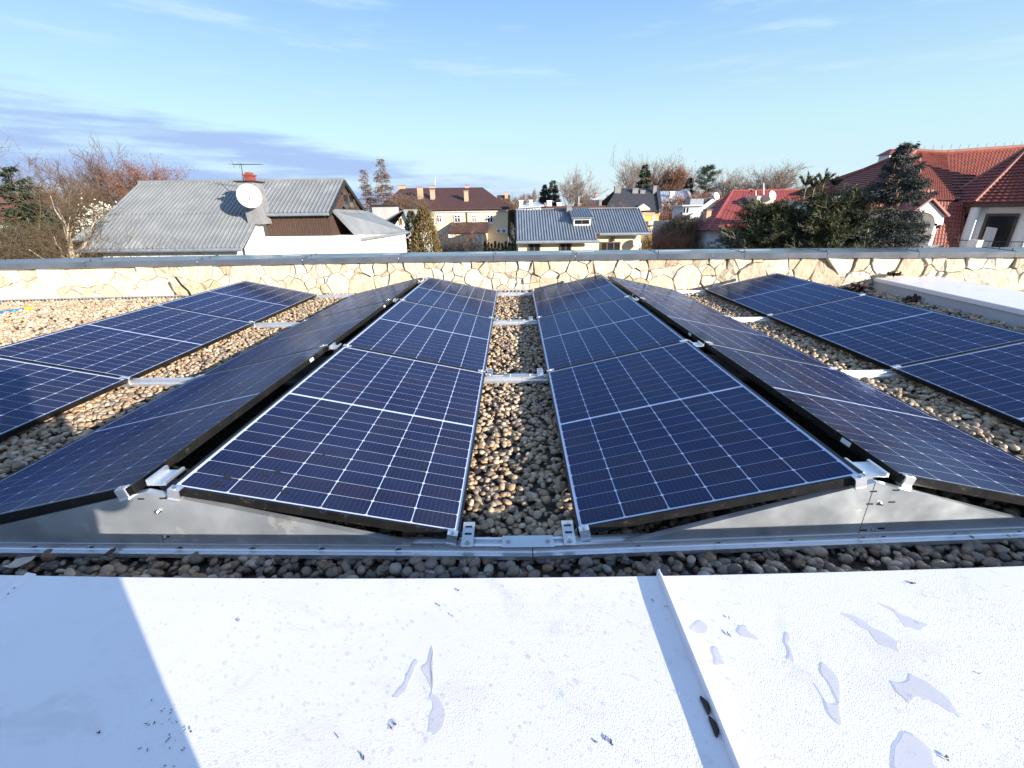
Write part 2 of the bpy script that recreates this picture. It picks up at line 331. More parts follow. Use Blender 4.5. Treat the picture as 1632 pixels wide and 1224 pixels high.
MT['white_leaf'] = mat('pale_leaves', (0.9, 0.9, 0.9), (1.1, 1.1, 1.1), rough=0.7, island=[(0.50, 0.48, 0.36), (0.62, 0.60, 0.50), (0.40, 0.38, 0.27)])
MT['fir'] = mat('fir_needles', (0.9, 0.9, 0.9), (1.1, 1.1, 1.1), rough=0.7, island=[(0.018, 0.032, 0.014), (0.032, 0.050, 0.022), (0.025, 0.041, 0.020)])
MT['spruce'] = mat('blue_spruce_needles', (0.9, 0.9, 0.9), (1.1, 1.1, 1.1), rough=0.7, island=[(0.037, 0.049, 0.047), (0.064, 0.076, 0.069), (0.099, 0.105, 0.091), (0.044, 0.060, 0.049)])
MT['cones'] = mat('spruce_cones', (0.20, 0.11, 0.05), (0.30, 0.18, 0.09), rough=0.8)
MT['pine'] = mat('pine_needles', (0.9, 0.9, 0.9), (1.1, 1.1, 1.1), rough=0.6, island=[(0.033, 0.045, 0.012), (0.050, 0.064, 0.018), (0.069, 0.078, 0.024), (0.029, 0.041, 0.015)])
MT['thuja'] = mat('thuja_sprays', (0.9, 0.9, 0.9), (1.1, 1.1, 1.1), rough=0.8, island=[(0.085, 0.060, 0.018), (0.13, 0.090, 0.028), (0.17, 0.115, 0.036), (0.10, 0.078, 0.026)])
MT['hedge'] = mat('dark_hedge_sprays', (0.9, 0.9, 0.9), (1.1, 1.1, 1.1), rough=0.8, island=[(0.028, 0.032, 0.014), (0.048, 0.048, 0.020), (0.060, 0.056, 0.026)])
MT['ground'] = mat('winter_ground', (0.07, 0.062, 0.035), (0.12, 0.10, 0.06), rough=0.95, scale=0.08, detail=9)
MT['deck'] = mat('roof_deck', (0.10, 0.10, 0.10), (0.14, 0.14, 0.135), rough=0.9)
MT['blue_hose'] = mat('blue_hose', (0.02, 0.14, 0.32), (0.03, 0.18, 0.38), rough=0.35)
MT['yellow'] = mat('yellow_plastic', (0.65, 0.42, 0.02), rough=0.4)
MT['leaf_dark'] = mat('rotting_leaf', (0.018, 0.011, 0.008), (0.04, 0.022, 0.014), rough=0.55, scale=40)
MT['leaf_brown'] = mat('dry_leaf', (0.20, 0.11, 0.045), (0.33, 0.19, 0.08), rough=0.8, scale=30)
MT['leaf_pale'] = mat('pale_dry_leaf', (0.50, 0.43, 0.37), (0.62, 0.55, 0.48), rough=0.7, scale=30)
MT['leaf_red'] = mat('red_brown_leaf', (0.05, 0.025, 0.024), (0.09, 0.05, 0.045), rough=0.7, scale=30)
MT['straw'] = mat('orange_straw', (0.40, 0.20, 0.06), (0.55, 0.30, 0.10), rough=0.8, scale=20)

# ------------------------------------------------------------------ mesh builder
ORG = {}
class MB:
    def __init__(s): s.v = []; s.f = []; s.mi = []
    def poly(s, pts, m=0):
        i = len(s.v); s.v += [tuple(float(c) for c in p) for p in pts]; s.f.append(tuple(range(i, i + len(pts)))); s.mi.append(m); return s
    def hexa(s, p, m=0):
        """p: 8 points, bottom 4 (ccw) then top 4."""
        i = len(s.v); s.v += [tuple(float(c) for c in q) for q in p]
        for q in ((3, 2, 1, 0), (4, 5, 6, 7), (0, 1, 5, 4), (1, 2, 6, 5), (2, 3, 7, 6), (3, 0, 4, 7)): s.f.append(tuple(i + k for k in q)); s.mi.append(m)
        return s
    def box(s, x0, x1, y0, y1, z0, z1, m=0):
        return s.hexa([(x0, y0, z0), (x1, y0, z0), (x1, y1, z0), (x0, y1, z0), (x0, y0, z1), (x1, y0, z1), (x1, y1, z1), (x0, y1, z1)], m)
    def slab(s, pts, t, m=0, n=None):
        """polygon given thickness t along -normal (pts ccw seen from outside)."""
        P = [np.array(p, float) for p in pts]
        if n is None:
            n = np.zeros(3)
            for a, b in zip(P, P[1:] + P[:1]): n += np.cross(a, b)
            n /= np.linalg.norm(n)
        Q = [p - n * t for p in P]
        i = len(s.v); k = len(P)
        s.v += [tuple(p) for p in P] + [tuple(q) for q in Q]
        s.f.append(tuple(range(i, i + k))); s.mi.append(m)
        s.f.append(tuple(i + k + j for j in reversed(range(k)))); s.mi.append(m)
        for j in range(k):
            a, b = j, (j + 1) % k
            s.f.append((i + b, i + a, i + k + a, i + k + b)); s.mi.append(m)
        return s
    def tube(s, p0, p1, r0, r1=None, n=8, m=0, caps=True):
        r1 = r0 if r1 is None else r1
        p0 = np.array(p0, float); p1 = np.array(p1, float); d = p1 - p0; d /= max(1e-9, np.linalg.norm(d))
        a = np.cross(d, (0, 0, 1.0) if abs(d[2]) < .9 else (1.0, 0, 0)); a /= np.linalg.norm(a); b = np.cross(d, a)
        i = len(s.v)
        for p, r in ((p0, r0), (p1, r1)):
            for k in range(n):
                t = 2 * PI * k / n; s.v.append(tuple(p + r * (math.cos(t) * a + math.sin(t) * b)))
        for k in range(n):
            s.f.append((i + k, i + n + k, i + n + (k + 1) % n, i + (k + 1) % n)); s.mi.append(m)
        if caps:
            s.f.append(tuple(i + k for k in range(n))); s.mi.append(m)
            s.f.append(tuple(i + n + k for k in reversed(range(n)))); s.mi.append(m)
        return s
    def path(s, pts, r, n=6, m=0):
        for a, b in zip(pts, pts[1:]): s.tube(a, b, r, r, n, m)
        return s
    def build(s, name, mats, parent=None, smooth=False, local=False):
        me = bpy.data.meshes.new(name)
        v = np.array(s.v, float).reshape(-1, 3)
        if parent is not None and not local: v = v - np.array(ORG[parent.name])
        me.from_pydata([tuple(x) for x in v], [], s.f)
        return finish(me, name, mats, parent, smooth, s.mi)

def finish(me, name, mats, parent=None, smooth=False, mi=None):
    if not isinstance(mats, (list, tuple)): mats = [mats]
    for m in mats: me.materials.append(MT[m] if isinstance(m, str) else m)
    if mi is not None and len(mats) > 1: me.polygons.foreach_set('material_index', mi)
    if smooth: me.polygons.foreach_set('use_smooth', [True] * len(me.polygons))
    me.update()
    o = bpy.data.objects.new(name, me); COL.objects.link(o)
    if parent is not None: o.parent = parent
    ORG[o.name] = ORG.get(parent.name, (0, 0, 0)) if parent is not None else (0, 0, 0)
    return o

def np_mesh(name, verts, faces, mats, parent=None, smooth=False):
    """verts Nx3 array (world), faces Mxk array."""
    verts = np.asarray(verts, np.float32)
    if parent is not None: verts = verts - np.array(ORG[parent.name], np.float32)
    faces = np.asarray(faces, np.int32); k = faces.shape[1]
    me = bpy.data.meshes.new(name)
    me.vertices.add(len(verts)); me.vertices.foreach_set('co', verts.ravel())
    me.loops.add(faces.size); me.loops.foreach_set('vertex_index', faces.ravel())
    me.polygons.add(len(faces))
    me.polygons.foreach_set('loop_start', np.arange(0, faces.size, k, dtype=np.int32))
    me.polygons.foreach_set('loop_total', np.full(len(faces), k, np.int32))
    return finish(me, name, mats, parent, smooth)

def tag(o, label=None, cat=None, group=None, kind=None):
    if label: o['label'] = label
    if cat: o['category'] = cat
    if group: o['group'] = group
    if kind: o['kind'] = kind
    return o

def thing(name, loc, label, cat, group=None):
    o = bpy.data.objects.new(name, None); o.location = [float(x) for x in loc]; o.empty_display_size = 0.2
    COL.objects.link(o); ORG[o.name] = tuple(float(x) for x in loc)
    return tag(o, label, cat, group)

def copy_tree(o, parent=None):
    c = o.copy(); COL.objects.link(c); c.parent = parent
    for ch in list(o.children): copy_tree(ch, c)
    return c

# ------------------------------------------------------------------ setting: ground, our roof, near and far parapets
GZ = -6.5
tag(MB().poly([(-1500, -60, GZ), (1500, -60, GZ), (1500, 3000, GZ), (-1500, 3000, GZ)]).build('ground', 'ground'), kind='structure')
tag(MB().box(-9.6, 9.6, 0.3, 7.5, GZ, -0.13).build('roof_deck', 'deck'), kind='structure')
tag(MB().box(-9.6, 9.6, -4.0, 0.296, GZ, -0.58).build('terrace_floor', 'deck'), kind='structure')

def yw(x): return 7.10 - 0.0062 * x * x          # the far parapet bows gently in plan
def yc(x): return 0.984 + 0.0125 * x * x         # and so does the near coping edge

# gravel bed under the pebbles
xs = np.linspace(-9.4, 9.4, 48)
g = MB()
for a, b in zip(xs, xs[1:]):
    g.poly([(a, .95, -.105), (b, .95, -.105), (b, yw(b) + .1, -.105), (a, yw(a) + .1, -.105)])
tag(g.build('gravel_bed', 'grit'), kind='structure')

# ---- near parapet with white metal coping
near = thing('parapet_wall', (0, .66, -.1), 'low near parapet capped with wet white metal sheets, at the bottom edge', 'parapet')
g = MB(); xs = np.linspace(-2.6, 2.6, 27)
for a, b in zip(xs, xs[1:]):
    g.hexa([(a, .34, -.58), (b, .34, -.58), (b, yc(b) - .03, -.125), (a, yc(a) - .03, -.125), (a, .34, .128), (b, .34, .128), (b, yc(b) - .03, .128), (a, yc(a) - .03, .128)])
g.build('wall_body', 'white_wall', near)
CZ = .15
def coping_sheet(x0, x1, upstand, overlap):
    g = MB(); n = max(4, int((x1 - x0) / .1)); xs = np.linspace(x0, x1, n + 1)
    ny = 8
    def zz(x, t):  # flat sheet with slight oil-canning
        return CZ + .0012 * math.sin(3.1 * x + 1.3) * math.sin(5 * t + x)
    rows = []
    for x in xs:
        e = yc(x); col = [(x, .30, CZ - .05), (x, .30, CZ - .004), (x, .304, CZ)]
        for k in range(1, ny): col.append((x, .304 + (e - .006 - .304) * k / ny, zz(x, k / ny)))
        col += [(x, e - .006, CZ), (x, e, CZ - .005), (x, e + .002, CZ - .055), (x, e - .008, CZ - .062)]
        rows.append(col)
    i0 = len(g.v); m = len(rows[0])
    for c_ in rows: g.v += c_
    for i in range(n):
        for k in range(m - 1):
            g.f.append((i0 + i * m + k, i0 + (i + 1) * m + k, i0 + (i + 1) * m + k + 1, i0 + i * m + k + 1)); g.mi.append(0)
    return g.build('coping_sheet', 'white_metal', near, smooth=False)
coping_sheet(-2.6, -1.437, 0, 0)
coping_sheet(-1.434, .388, 0, 0)
coping_sheet(.402, 2.6, 0, 0)
def coping_seam(xa, h, wd):
    """folded upstand along a joint, running from the gravel edge back towards the viewer."""
    g = MB(); e = yc(xa) + .004
    prof = [(-.004, CZ - .004), (-.0035, CZ + h - .003), (0, CZ + h), (.003, CZ + h), (wd * .5, CZ + h * .55), (wd, CZ + .0016), (wd, CZ - .003)]
    ys = [.302, e - .004, e]
    for a, b in zip(prof, prof[1:]):
        g.poly([(xa + a[0], ys[0], a[1]), (xa + b[0], ys[0], b[1]), (xa + b[0], ys[1], b[1]), (xa + a[0], ys[1], a[1])])
        g.poly([(xa + a[0], ys[1], a[1]), (xa + b[0], ys[1], b[1]), (xa + b[0], ys[2], CZ - .05), (xa + a[0], ys[2], CZ - .05)])
    return g.build('standing_seam', 'white_metal', near)
coping_seam(.392, .020, .012)
coping_seam(-1.436, .007, .022)

# ---- far parapet: rubble stone face, grey coping
far = thing('stone_parapet', (0, 7.2, -.1), 'long far parapet faced with cream rubble limestone under a grey metal coping', 'parapet')
WZ0, WZ1 = -.105, .404
g = MB(); xs = np.linspace(-9.5, 9.5, 39)
for a, b in zip(xs, xs[1:]):
    g.hexa([(a, yw(a) + .03, WZ0 - .02), (b, yw(b) + .03, WZ0 - .02), (b, yw(b) + .40, GZ), (a, yw(a) + .40, GZ), (a, yw(a) + .03, WZ1), (b, yw(b) + .03, WZ1), (b, yw(b) + .40, WZ1), (a, yw(a) + .40, WZ1)])
g.build('wall_core', 'mortar', far)

def clip(poly, nx, nz, d):
    outp = []
    for i in range(len(poly)):
        a, b = poly[i], poly[(i + 1) % len(poly)]
        da, db = nx * a[0] + nz * a[1] - d, nx * b[0] + nz * b[1] - d
        if da <= 0: outp.append(a)
        if da * db < 0:
            t = da / (da - db); outp.append((a[0] + t * (b[0] - a[0]), a[1] + t * (b[1] - a[1])))
    return outp
def rubble():
    X0, X1, Z0, Z1 = -8.6, 8.6, WZ0, WZ1 - .004
    seeds = []
    tries = 0
    while len(seeds) < 262 and tries < 60000:
        tries += 1
        r = random.choice([.045, .06, .075, .10, .13, .17, .20, .22])
        x, z = random.uniform(X0, X1), random.uniform(Z0 + .02, Z1 - .02)
        if all((x - a) ** 2 + ((z - b) * 1.12) ** 2 > ((r + q) * .78) ** 2 for a, b, q in seeds): seeds.append((x, z, r))
    for i, (x, z, r) in enumerate(seeds):
        poly = [(max(X0, x - .7), Z0), (min(X1, x + .7), Z0), (min(X1, x + .7), Z1), (max(X0, x - .7), Z1)]
        for j, (a, b, q) in enumerate(seeds):
            if i == j or abs(a - x) > 1.3: continue
            dx, dz = a - x, b - z
            d = (a * a + b * b - q * q - x * x - z * z + r * r) / 2
            poly = clip(poly, dx, dz, d)
            if len(poly) < 3: break
        if len(poly) < 3: continue
        P = np.array(poly)
        # merge very short edges
        keep = [k for k in range(len(P)) if np.linalg.norm(P[k] - P[k - 1]) > .018]
        P = P[keep]
        if len(P) < 3: continue
        cx, cz = P.mean(0)
        rad = np.linalg.norm(P - (cx, cz), axis=1).mean()
        if rad < .03: continue
        Q = []
        for k in range(len(P)):                                    # shrink for the joint, wobble the edges
            a, b = P[k], P[(k + 1) % len(P)]
            for t in ((0., .34, .67) if np.linalg.norm(b - a) > .13 else (0., .5)):
                p = a + (b - a) * t; d = p - (cx, cz); l = np.linalg.norm(d)
                jitter = 0 if t == 0 else random.uniform(-.006, .004)
                Q.append((cx, cz) + d * max(.5, (l - random.uniform(.0015, .0045) + jitter) / l))
        Q = np.array(Q); k = len(Q); th = random.uniform(.016, .040); tx, tz = random.uniform(-.20, .20), random.uniform(-.22, .22)
        g = MB()
        def pt(p, dep): return (p[0], yw(p[0]) + .035 - dep, p[1])
        ring0 = [pt(p, 0) for p in Q]
        ring1 = [pt((cx, cz) + (p - (cx, cz)) * .985, th * .75 + tx * (p[0] - cx) + tz * (p[1] - cz)) for p in Q]
        ring2 = [pt((cx, cz) + (p - (cx, cz)) * .93, max(.006, th + tx * (p[0] - cx) + tz * (p[1] - cz)) + random.uniform(-.005, .006)) for p in Q]
        g.v = ring0 + ring1 + ring2
        for r_ in (0, 1):
            for n_ in range(k):
                m_ = (n_ + 1) % k; g.f.append((r_ * k + n_, r_ * k + m_, (r_ + 1) * k + m_, (r_ + 1) * k + n_)); g.mi.append(0)
        g.v.append(pt((cx, cz), th + random.uniform(-.006, .014)))
        for n_ in range(k): g.f.append((2 * k + n_, 2 * k + (n_ + 1) % k, 3 * k)); g.mi.append(0)
        g.build('stone', 'stone', far)
rubble()
# coping sections with seams
cps = [-9.5, -7.9, -6.35, -4.75, -3.2, -1.75, -.30, .95, 2.2, 3.5, 4.7, 6.0, 7.3, 9.5]
for i, (a, b) in enumerate(zip(cps, cps[1:])):
    g = MB(); n = 4; xs = np.linspace(a + .003, b - .003, n + 1)
    prof = [(-.035, .392), (-.055, .400), (-.055, .478), (-.050, .483), (.20, .494), (.46, .502), (.465, .422)]
    for u, v in zip(xs, xs[1:]):
        for p, q in zip(prof, prof[1:]):
            g.poly([(u, yw(u) + p[0], p[1]), (v, yw(v) + p[0], p[1]), (v, yw(v) + q[0], q[1]), (u, yw(u) + q[0], q[1])])
    g.build('coping_section', 'zinc', far)
    if i:
        g = MB()
        for k in range(6):
            t0, t1 = -.052 + .5 * k / 6, -.052 + .5 * (k + 1) / 6
            z0, z1 = .4835 + .019 * k / 6, .4835 + .019 * (k + 1) / 6
            g.hexa([(a - .007, yw(a) + t0, z0), (a + .007, yw(a) + t0, z0), (a + .007, yw(a) + t1, z1), (a - .007, yw(a) + t1, z1), (a - .004, yw(a) + t0, z0 + .008), (a + .004, yw(a) + t0, z0 + .008), (a + .004, yw(a) + t1, z1 + .008), (a - .004, yw(a) + t1, z1 + .008)])
        g.build('coping_joint', 'zinc', far)
        for t in (.03, .22, .42):
            MB().tube((a + .03, yw(a) + t, .482), (a + .03, yw(a) + t, .518), .007, .007, 6).build('fixing_screw', 'iron', far)

# perforated gravel stop along the foot of the far wall
def gravel_stop(x0, x1, n, label):
    t = thing('gravel_strip', ((x0 + x1) / 2, yw((x0 + x1) / 2) - .09, -.1), label, 'edge strip', 'perforated gravel stops along the far wall')
    g = MB(); xs = np.linspace(x0, x1, max(2, n // 4))
    for a, b in zip(xs, xs[1:]):
        g.hexa([(a, yw(a) - .094, -.105), (b, yw(b) - .094, -.105), (b, yw(b) - .090, -.105), (a, yw(a) - .090, -.105), (a, yw(a) - .094, -.030), (b, yw(b) - .094, -.030), (b, yw(b) - .090, -.030), (a, yw(a) - .090, -.030)])
        g.hexa([(a, yw(a) - .090, -.034), (b, yw(b) - .090, -.034), (b, yw(b) - .03, -.034), (a, yw(a) - .03, -.034), (a, yw(a) - .090, -.030), (b, yw(b) - .090, -.030), (b, yw(b) - .03, -.030), (a, yw(a) - .03, -.030)])
    g.build('strip', 'alu', t)
    g = MB()
    for k in range(n):
        x = x0 + (k + .5) * (x1 - x0) / n; h = (x1 - x0) / n * .28
        g.box(x - h, x + h, yw(x) - .0965, yw(x) - .0935, -.066, -.044)
    o = g.build('perforation', 'slot', t); tag(o, kind='stuff')
gravel_stop(-8.6, -4.3, 90, 'long perforated metal strip between pale gravel and stone wall')
gravel_stop(-.36, .34, 12, 'short perforated metal strip closing the central gravel lane')

# ------------------------------------------------------------------ pebbles (uncountable): one mesh
def icosphere(sub):
    t = (1 + 5 ** .5) / 2
    v = [(-1, t, 0), (1, t, 0), (-1, -t, 0), (1, -t, 0), (0, -1, t), (0, 1, t), (0, -1, -t), (0, 1, -t), (t, 0, -1), (t, 0, 1), (-t, 0, -1), (-t, 0, 1)]
    f = [(0, 11, 5), (0, 5, 1), (0, 1, 7), (0, 7, 10), (0, 10, 11), (1, 5, 9), (5, 11, 4), (11, 10, 2), (10, 7, 6), (7, 1, 8), (3, 9, 4), (3, 4, 2), (3, 2, 6), (3, 6, 8), (3, 8, 9), (4, 9, 5), (2, 4, 11), (6, 2, 10), (8, 6, 7), (9, 8, 1)]
    v = [np.array(p, float) / np.linalg.norm(p) for p in v]
    for _ in range(sub):
        c_ = {}; nf = []
        def mid(a, b):
            k = (min(a, b), max(a, b))
            if k not in c_:
                p = v[a] + v[b]; v.append(p / np.linalg.norm(p)); c_[k] = len(v) - 1
            return c_[k]
        for a, b, c in f:
            x, y, z = mid(a, b), mid(b, c), mid(c, a); nf += [(a, x, z), (b, y, x), (c, z, y), (x, y, z)]
        f = nf
    return np.array(v), np.array(f)
def pebble_variants(sub, n):
    v, f = icosphere(sub); outv = []
    for k in range(n):
        sc = np.array([1.0, random.uniform(.66, .95), random.uniform(.42, .72)])
        off = Vector((k * 7.3, k * 3.1, 0))
        d = np.array([1 + .24 * mnoise.noise(Vector(p) * 1.1 + off) + .08 * mnoise.noise(Vector(p) * 2.4 + off) for p in v])
        outv.append(v * d[:, None] * sc)
    return np.array(outv), f
def pebbles(name, regions, sub, matn, label_kind='stuff'):
    V, F = pebble_variants(sub, 14)
    pos, rad = [], []
    for x0, x1, y0, y1, dens, rmin, rmax in regions:
        n = int((x1 - x0) * (y1 - y0) * dens)
        p = np.column_stack([rng.uniform(x0, x1, n), rng.uniform(y0, y1, n), np.zeros(n)])
        r = rmin + (rmax - rmin) * rng.beta(1.6, 2.6, n)
        ok = (p[:, 1] < 7.10 - .0062 * p[:, 0] ** 2 - .01) & (p[:, 1] > .984 + .0125 * p[:, 0] ** 2 - .02)
        p, r = p[ok], r[ok]
        p[:, 2] = -.088 + r * .25 + rng.uniform(-.010, .022, len(r))
        pos.append(p); rad.append(r)
    pos = np.vstack(pos); rad = np.concatenate(rad); n = len(rad)
    var = rng.integers(0, len(V), n)
    a = rng.uniform(0, 2 * PI, n); bx = rng.normal(0, .32, n); by = rng.normal(0, .32, n)
    ca, sa, cb, sb, cc, sc = np.cos(a), np.sin(a), np.cos(bx), np.sin(bx), np.cos(by), np.sin(by)
    Rz = np.zeros((n, 3, 3)); Rz[:, 0, 0] = ca; Rz[:, 0, 1] = -sa; Rz[:, 1, 0] = sa; Rz[:, 1, 1] = ca; Rz[:, 2, 2] = 1
    Rx = np.zeros((n, 3, 3)); Rx[:, 0, 0] = 1; Rx[:, 1, 1] = cb; Rx[:, 1, 2] = -sb; Rx[:, 2, 1] = sb; Rx[:, 2, 2] = cb
    Ry = np.zeros((n, 3, 3)); Ry[:, 1, 1] = 1; Ry[:, 0, 0] = cc; Ry[:, 0, 2] = sc; Ry[:, 2, 0] = -sc; Ry[:, 2, 2] = cc
    R = Rx @ Ry @ Rz
    W = np.einsum('nij,nkj->nki', R, V[var] * rad[:, None, None]) + pos[:, None, :]
    nv = V.shape[1]
    FF = (F[None] + (np.arange(n) * nv)[:, None, None]).reshape(-1, 3)
    o = np_mesh(name, W.reshape(-1, 3), FF, matn, smooth=True)
    return o
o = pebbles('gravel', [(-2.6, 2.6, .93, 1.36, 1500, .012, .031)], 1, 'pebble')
tag(o, 'dark round river pebbles with painted-in shade, in the strip between white coping and front rail', kind='stuff')
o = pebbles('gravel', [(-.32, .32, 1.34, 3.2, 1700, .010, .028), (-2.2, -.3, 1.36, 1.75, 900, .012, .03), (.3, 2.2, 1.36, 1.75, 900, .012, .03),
                       (-2.98, -2.25, 1.6, 3.0, 1500, .012, .031), (2.25, 2.98, 1.6, 3.0, 1500, .012, .031)], 1, 'pebble_sunlit')
tag(o, 'tan river pebbles with painted-in sunlight, in the near lanes between panels', kind='stuff')
o = pebbles('gravel', [(-.32, .32, 3.2, 7.1, 1400, .012, .029), (-2.98, -2.25, 3.0, 7.1, 1400, .012, .030), (2.25, 2.98, 3.0, 7.1, 1400, .012, .030)], 0, 'pebble_sunlit')
tag(o, 'tan river pebbles with painted-in sunlight, in the far stretches of the lanes between panels', kind='stuff')
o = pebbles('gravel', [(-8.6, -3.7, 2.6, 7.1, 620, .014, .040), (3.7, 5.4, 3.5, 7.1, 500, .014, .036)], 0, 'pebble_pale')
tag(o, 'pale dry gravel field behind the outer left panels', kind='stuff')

# ------------------------------------------------------------------ solar panels
PW, PL, GAP = 1.038, 1.755, .0157
FT, FH = .010, .034                                             # frame lip width, frame height
def panel_meshes():
    me = {}
    # frame: four profiles
    g = MB()
    def bar(x0, x1, y0, y1): g.box(x0, x1, y0, y1, -FH, 0)
    bar(0, PW, 0, FT); bar(0, PW, PL - FT, PL); bar(0, FT, FT, PL - FT); bar(PW - FT, PW, FT, PL - FT)
    g.box(FT, PW - FT, FT, .03, -FH, -FH + .002); g.box(FT, PW - FT, PL - .03, PL - FT, -FH, -FH + .002)
    me['frame'] = g
    me['backsheet'] = MB().box(FT, PW - FT, FT, PL - FT, -.0095, -.0045)
    me['glass'] = MB().box(FT + .0003, PW - FT - .0003, FT + .0003, PL - FT - .0003, -.0036, -.0012)
    return me
PM = panel_meshes()
CWX = (PW - 2 * FT - 2 * .010) / 6
CHY = (PL - 2 * FT - 2 * .012 - .014) / 20
def cell_mesh():
    a, b = CWX - .0034, CHY - .0020; c = .0058
    P = [(c, 0), (a - c, 0), (a, c), (a, b - c), (a - c, b), (c, b), (0, b - c), (0, c)]
    P = [(x - a / 2, y - b / 2) for x, y in P]
    g = MB(); g.v = [(x, y, 0.00012) for x, y in P] + [(x, y, -0.0002) for x, y in P]
    g.f = [tuple(range(8))] + [((k + 1) % 8, k, 8 + k, 8 + (k + 1) % 8) for k in range(8)]; g.mi = [0] * 9
    return g
def make_panel():
    r = thing('solar_panel', (0, 0, 0), 'solar panel', 'solar panel', 'solar panels on the gravel roof')
    PM['frame'].build('frame', 'frame', r, local=True)
    bs = PM['backsheet'].build('backsheet', 'backsheet', r, local=True)
    first = None
    for i in range(6):
        for j in range(20):
            x = FT + .010 + (i + .5) * CWX; y = FT + .012 + (j + .5) * CHY + (.014 if j >= 10 else 0)
            if first is None:
                o = cell_mesh().build('cell', 'cell', r, local=True); first = o
            else:
                o = first.copy(); COL.objects.link(o); o.parent = r
            o.location = (x, y, -.0043)
    PM['glass'].build('glass', 'glass', r, local=True)
    # junction of type label on the high side of the frame
    MB().box(PW + .0002, PW + .0012, PL * .83, PL * .83 + .055, -.028, -.008).build('type_label', 'sticker', r, local=True)
    return r
COLS = {  # low edge x, near y, low edge z, tilt, yaw of each column; +1 rises to the right, -1 to the left
    'FL': (-2.8501, 1.3356, -.0053, .2082, .0119, -1), 'LL': (-2.3838, 1.346, -.0031, .2263, -.0078, 1), 'CL': (-.2176, 1.3342, .0120, .2120, .0022, -1),
    'CR': (.2177, 1.3632, .003, .2247, -.0096, 1), 'RR': (2.4128, 1.4016, -.0137, .2138, .0013, -1), 'FR': (2.7976, 1.3805, -.0028, .2189, -.0087, 1)}
DESC = {
    'FL': ('nearest panel of the outer left row, crossed by the blurred shadow of a head', 'middle panel of the outer left row, bright blue beside the pale gravel field', 'farthest panel of the outer left row, touching the stone wall on the left'),
    'LL': ('nearest panel on the left slope of the left tent, cut by the left frame edge', 'middle panel on the left slope of the left tent', 'farthest panel on the left slope of the left tent, by the stone wall'),
    'CL': ('large near panel left of the central gravel lane, with dried water spots', 'middle panel left of the central gravel lane', 'farthest panel left of the central gravel lane, below the stone wall'),
    'CR': ('large near dark navy panel right of the central gravel lane', 'middle panel right of the central gravel lane', 'farthest panel right of the central gravel lane, below the stone wall'),
    'RR': ('nearest greyish panel on the right slope of the right tent', 'middle greyish panel on the right slope of the right tent', 'farthest panel on the right slope of the right tent, by the stone wall'),
    'FR': ('nearest panel of the outer right row, cut by the right frame edge', 'middle panel of the outer right row beside the white curb', 'farthest panel of the outer right row, by debris at the curb end')}
proto = make_panel()
def col_point(c, u, y, dz=0.0):
    """world point on a column: u across from low edge (0) to ridge (1), y along from the near end."""
    xl, y0, zl, t, rot, sg = COLS[c]
    lx = sg * u * PW * math.cos(t); 
    return np.array([xl + lx * math.cos(rot) - y * math.sin(rot), y0 + lx * math.sin(rot) + y * math.cos(rot), zl + u * PW * math.sin(t) + dz])
first = True
for c, (xl, y0, zl, t, rot, sg) in COLS.items():
    for k in range(3):
        p = proto if first else copy_tree(proto); first = False
        yy = k * (PL + GAP) + (0 if sg > 0 else PL)
        q = col_point(c, 0, yy)
        p.matrix_basis = Matrix.Translation(Vector(q)) @ Matrix.Rotation(rot + (0 if sg > 0 else PI), 4, 'Z') @ Matrix.Rotation(-t, 4, 'Y')
        p['label'] = DESC[c][k]

_p = [o for o in bpy.data.objects if o.get('label') == DESC['CL'][0]][0]
g = MB(); _r = random.Random(9)
for _ in range(46):
    if _r.random() < .45: u, v = _r.gauss(.84, .06) * PW, PL - abs(_r.gauss(.10, .06))
    else: u, v = _r.uniform(.05, .95) * PW, PL - abs(_r.gauss(.05, .35))
    if not (.02 < u < PW - .02 and .02 < v < PL - .02): continue
    rr = _r.choice((.002, .003, .003, .004, .006, .009)); n_ = 9
    g.poly([(u + rr * (1 + _r.uniform(-.4, .4)) * math.cos(2 * PI * k / n_) * 1.5, v + rr * (1 + _r.uniform(-.4, .4)) * math.sin(2 * PI * k / n_), -.0008 + .00002 * _) for k in range(n_)])
tag(g.build('dirt_spots', 'slot', _p, local=True), kind='stuff')

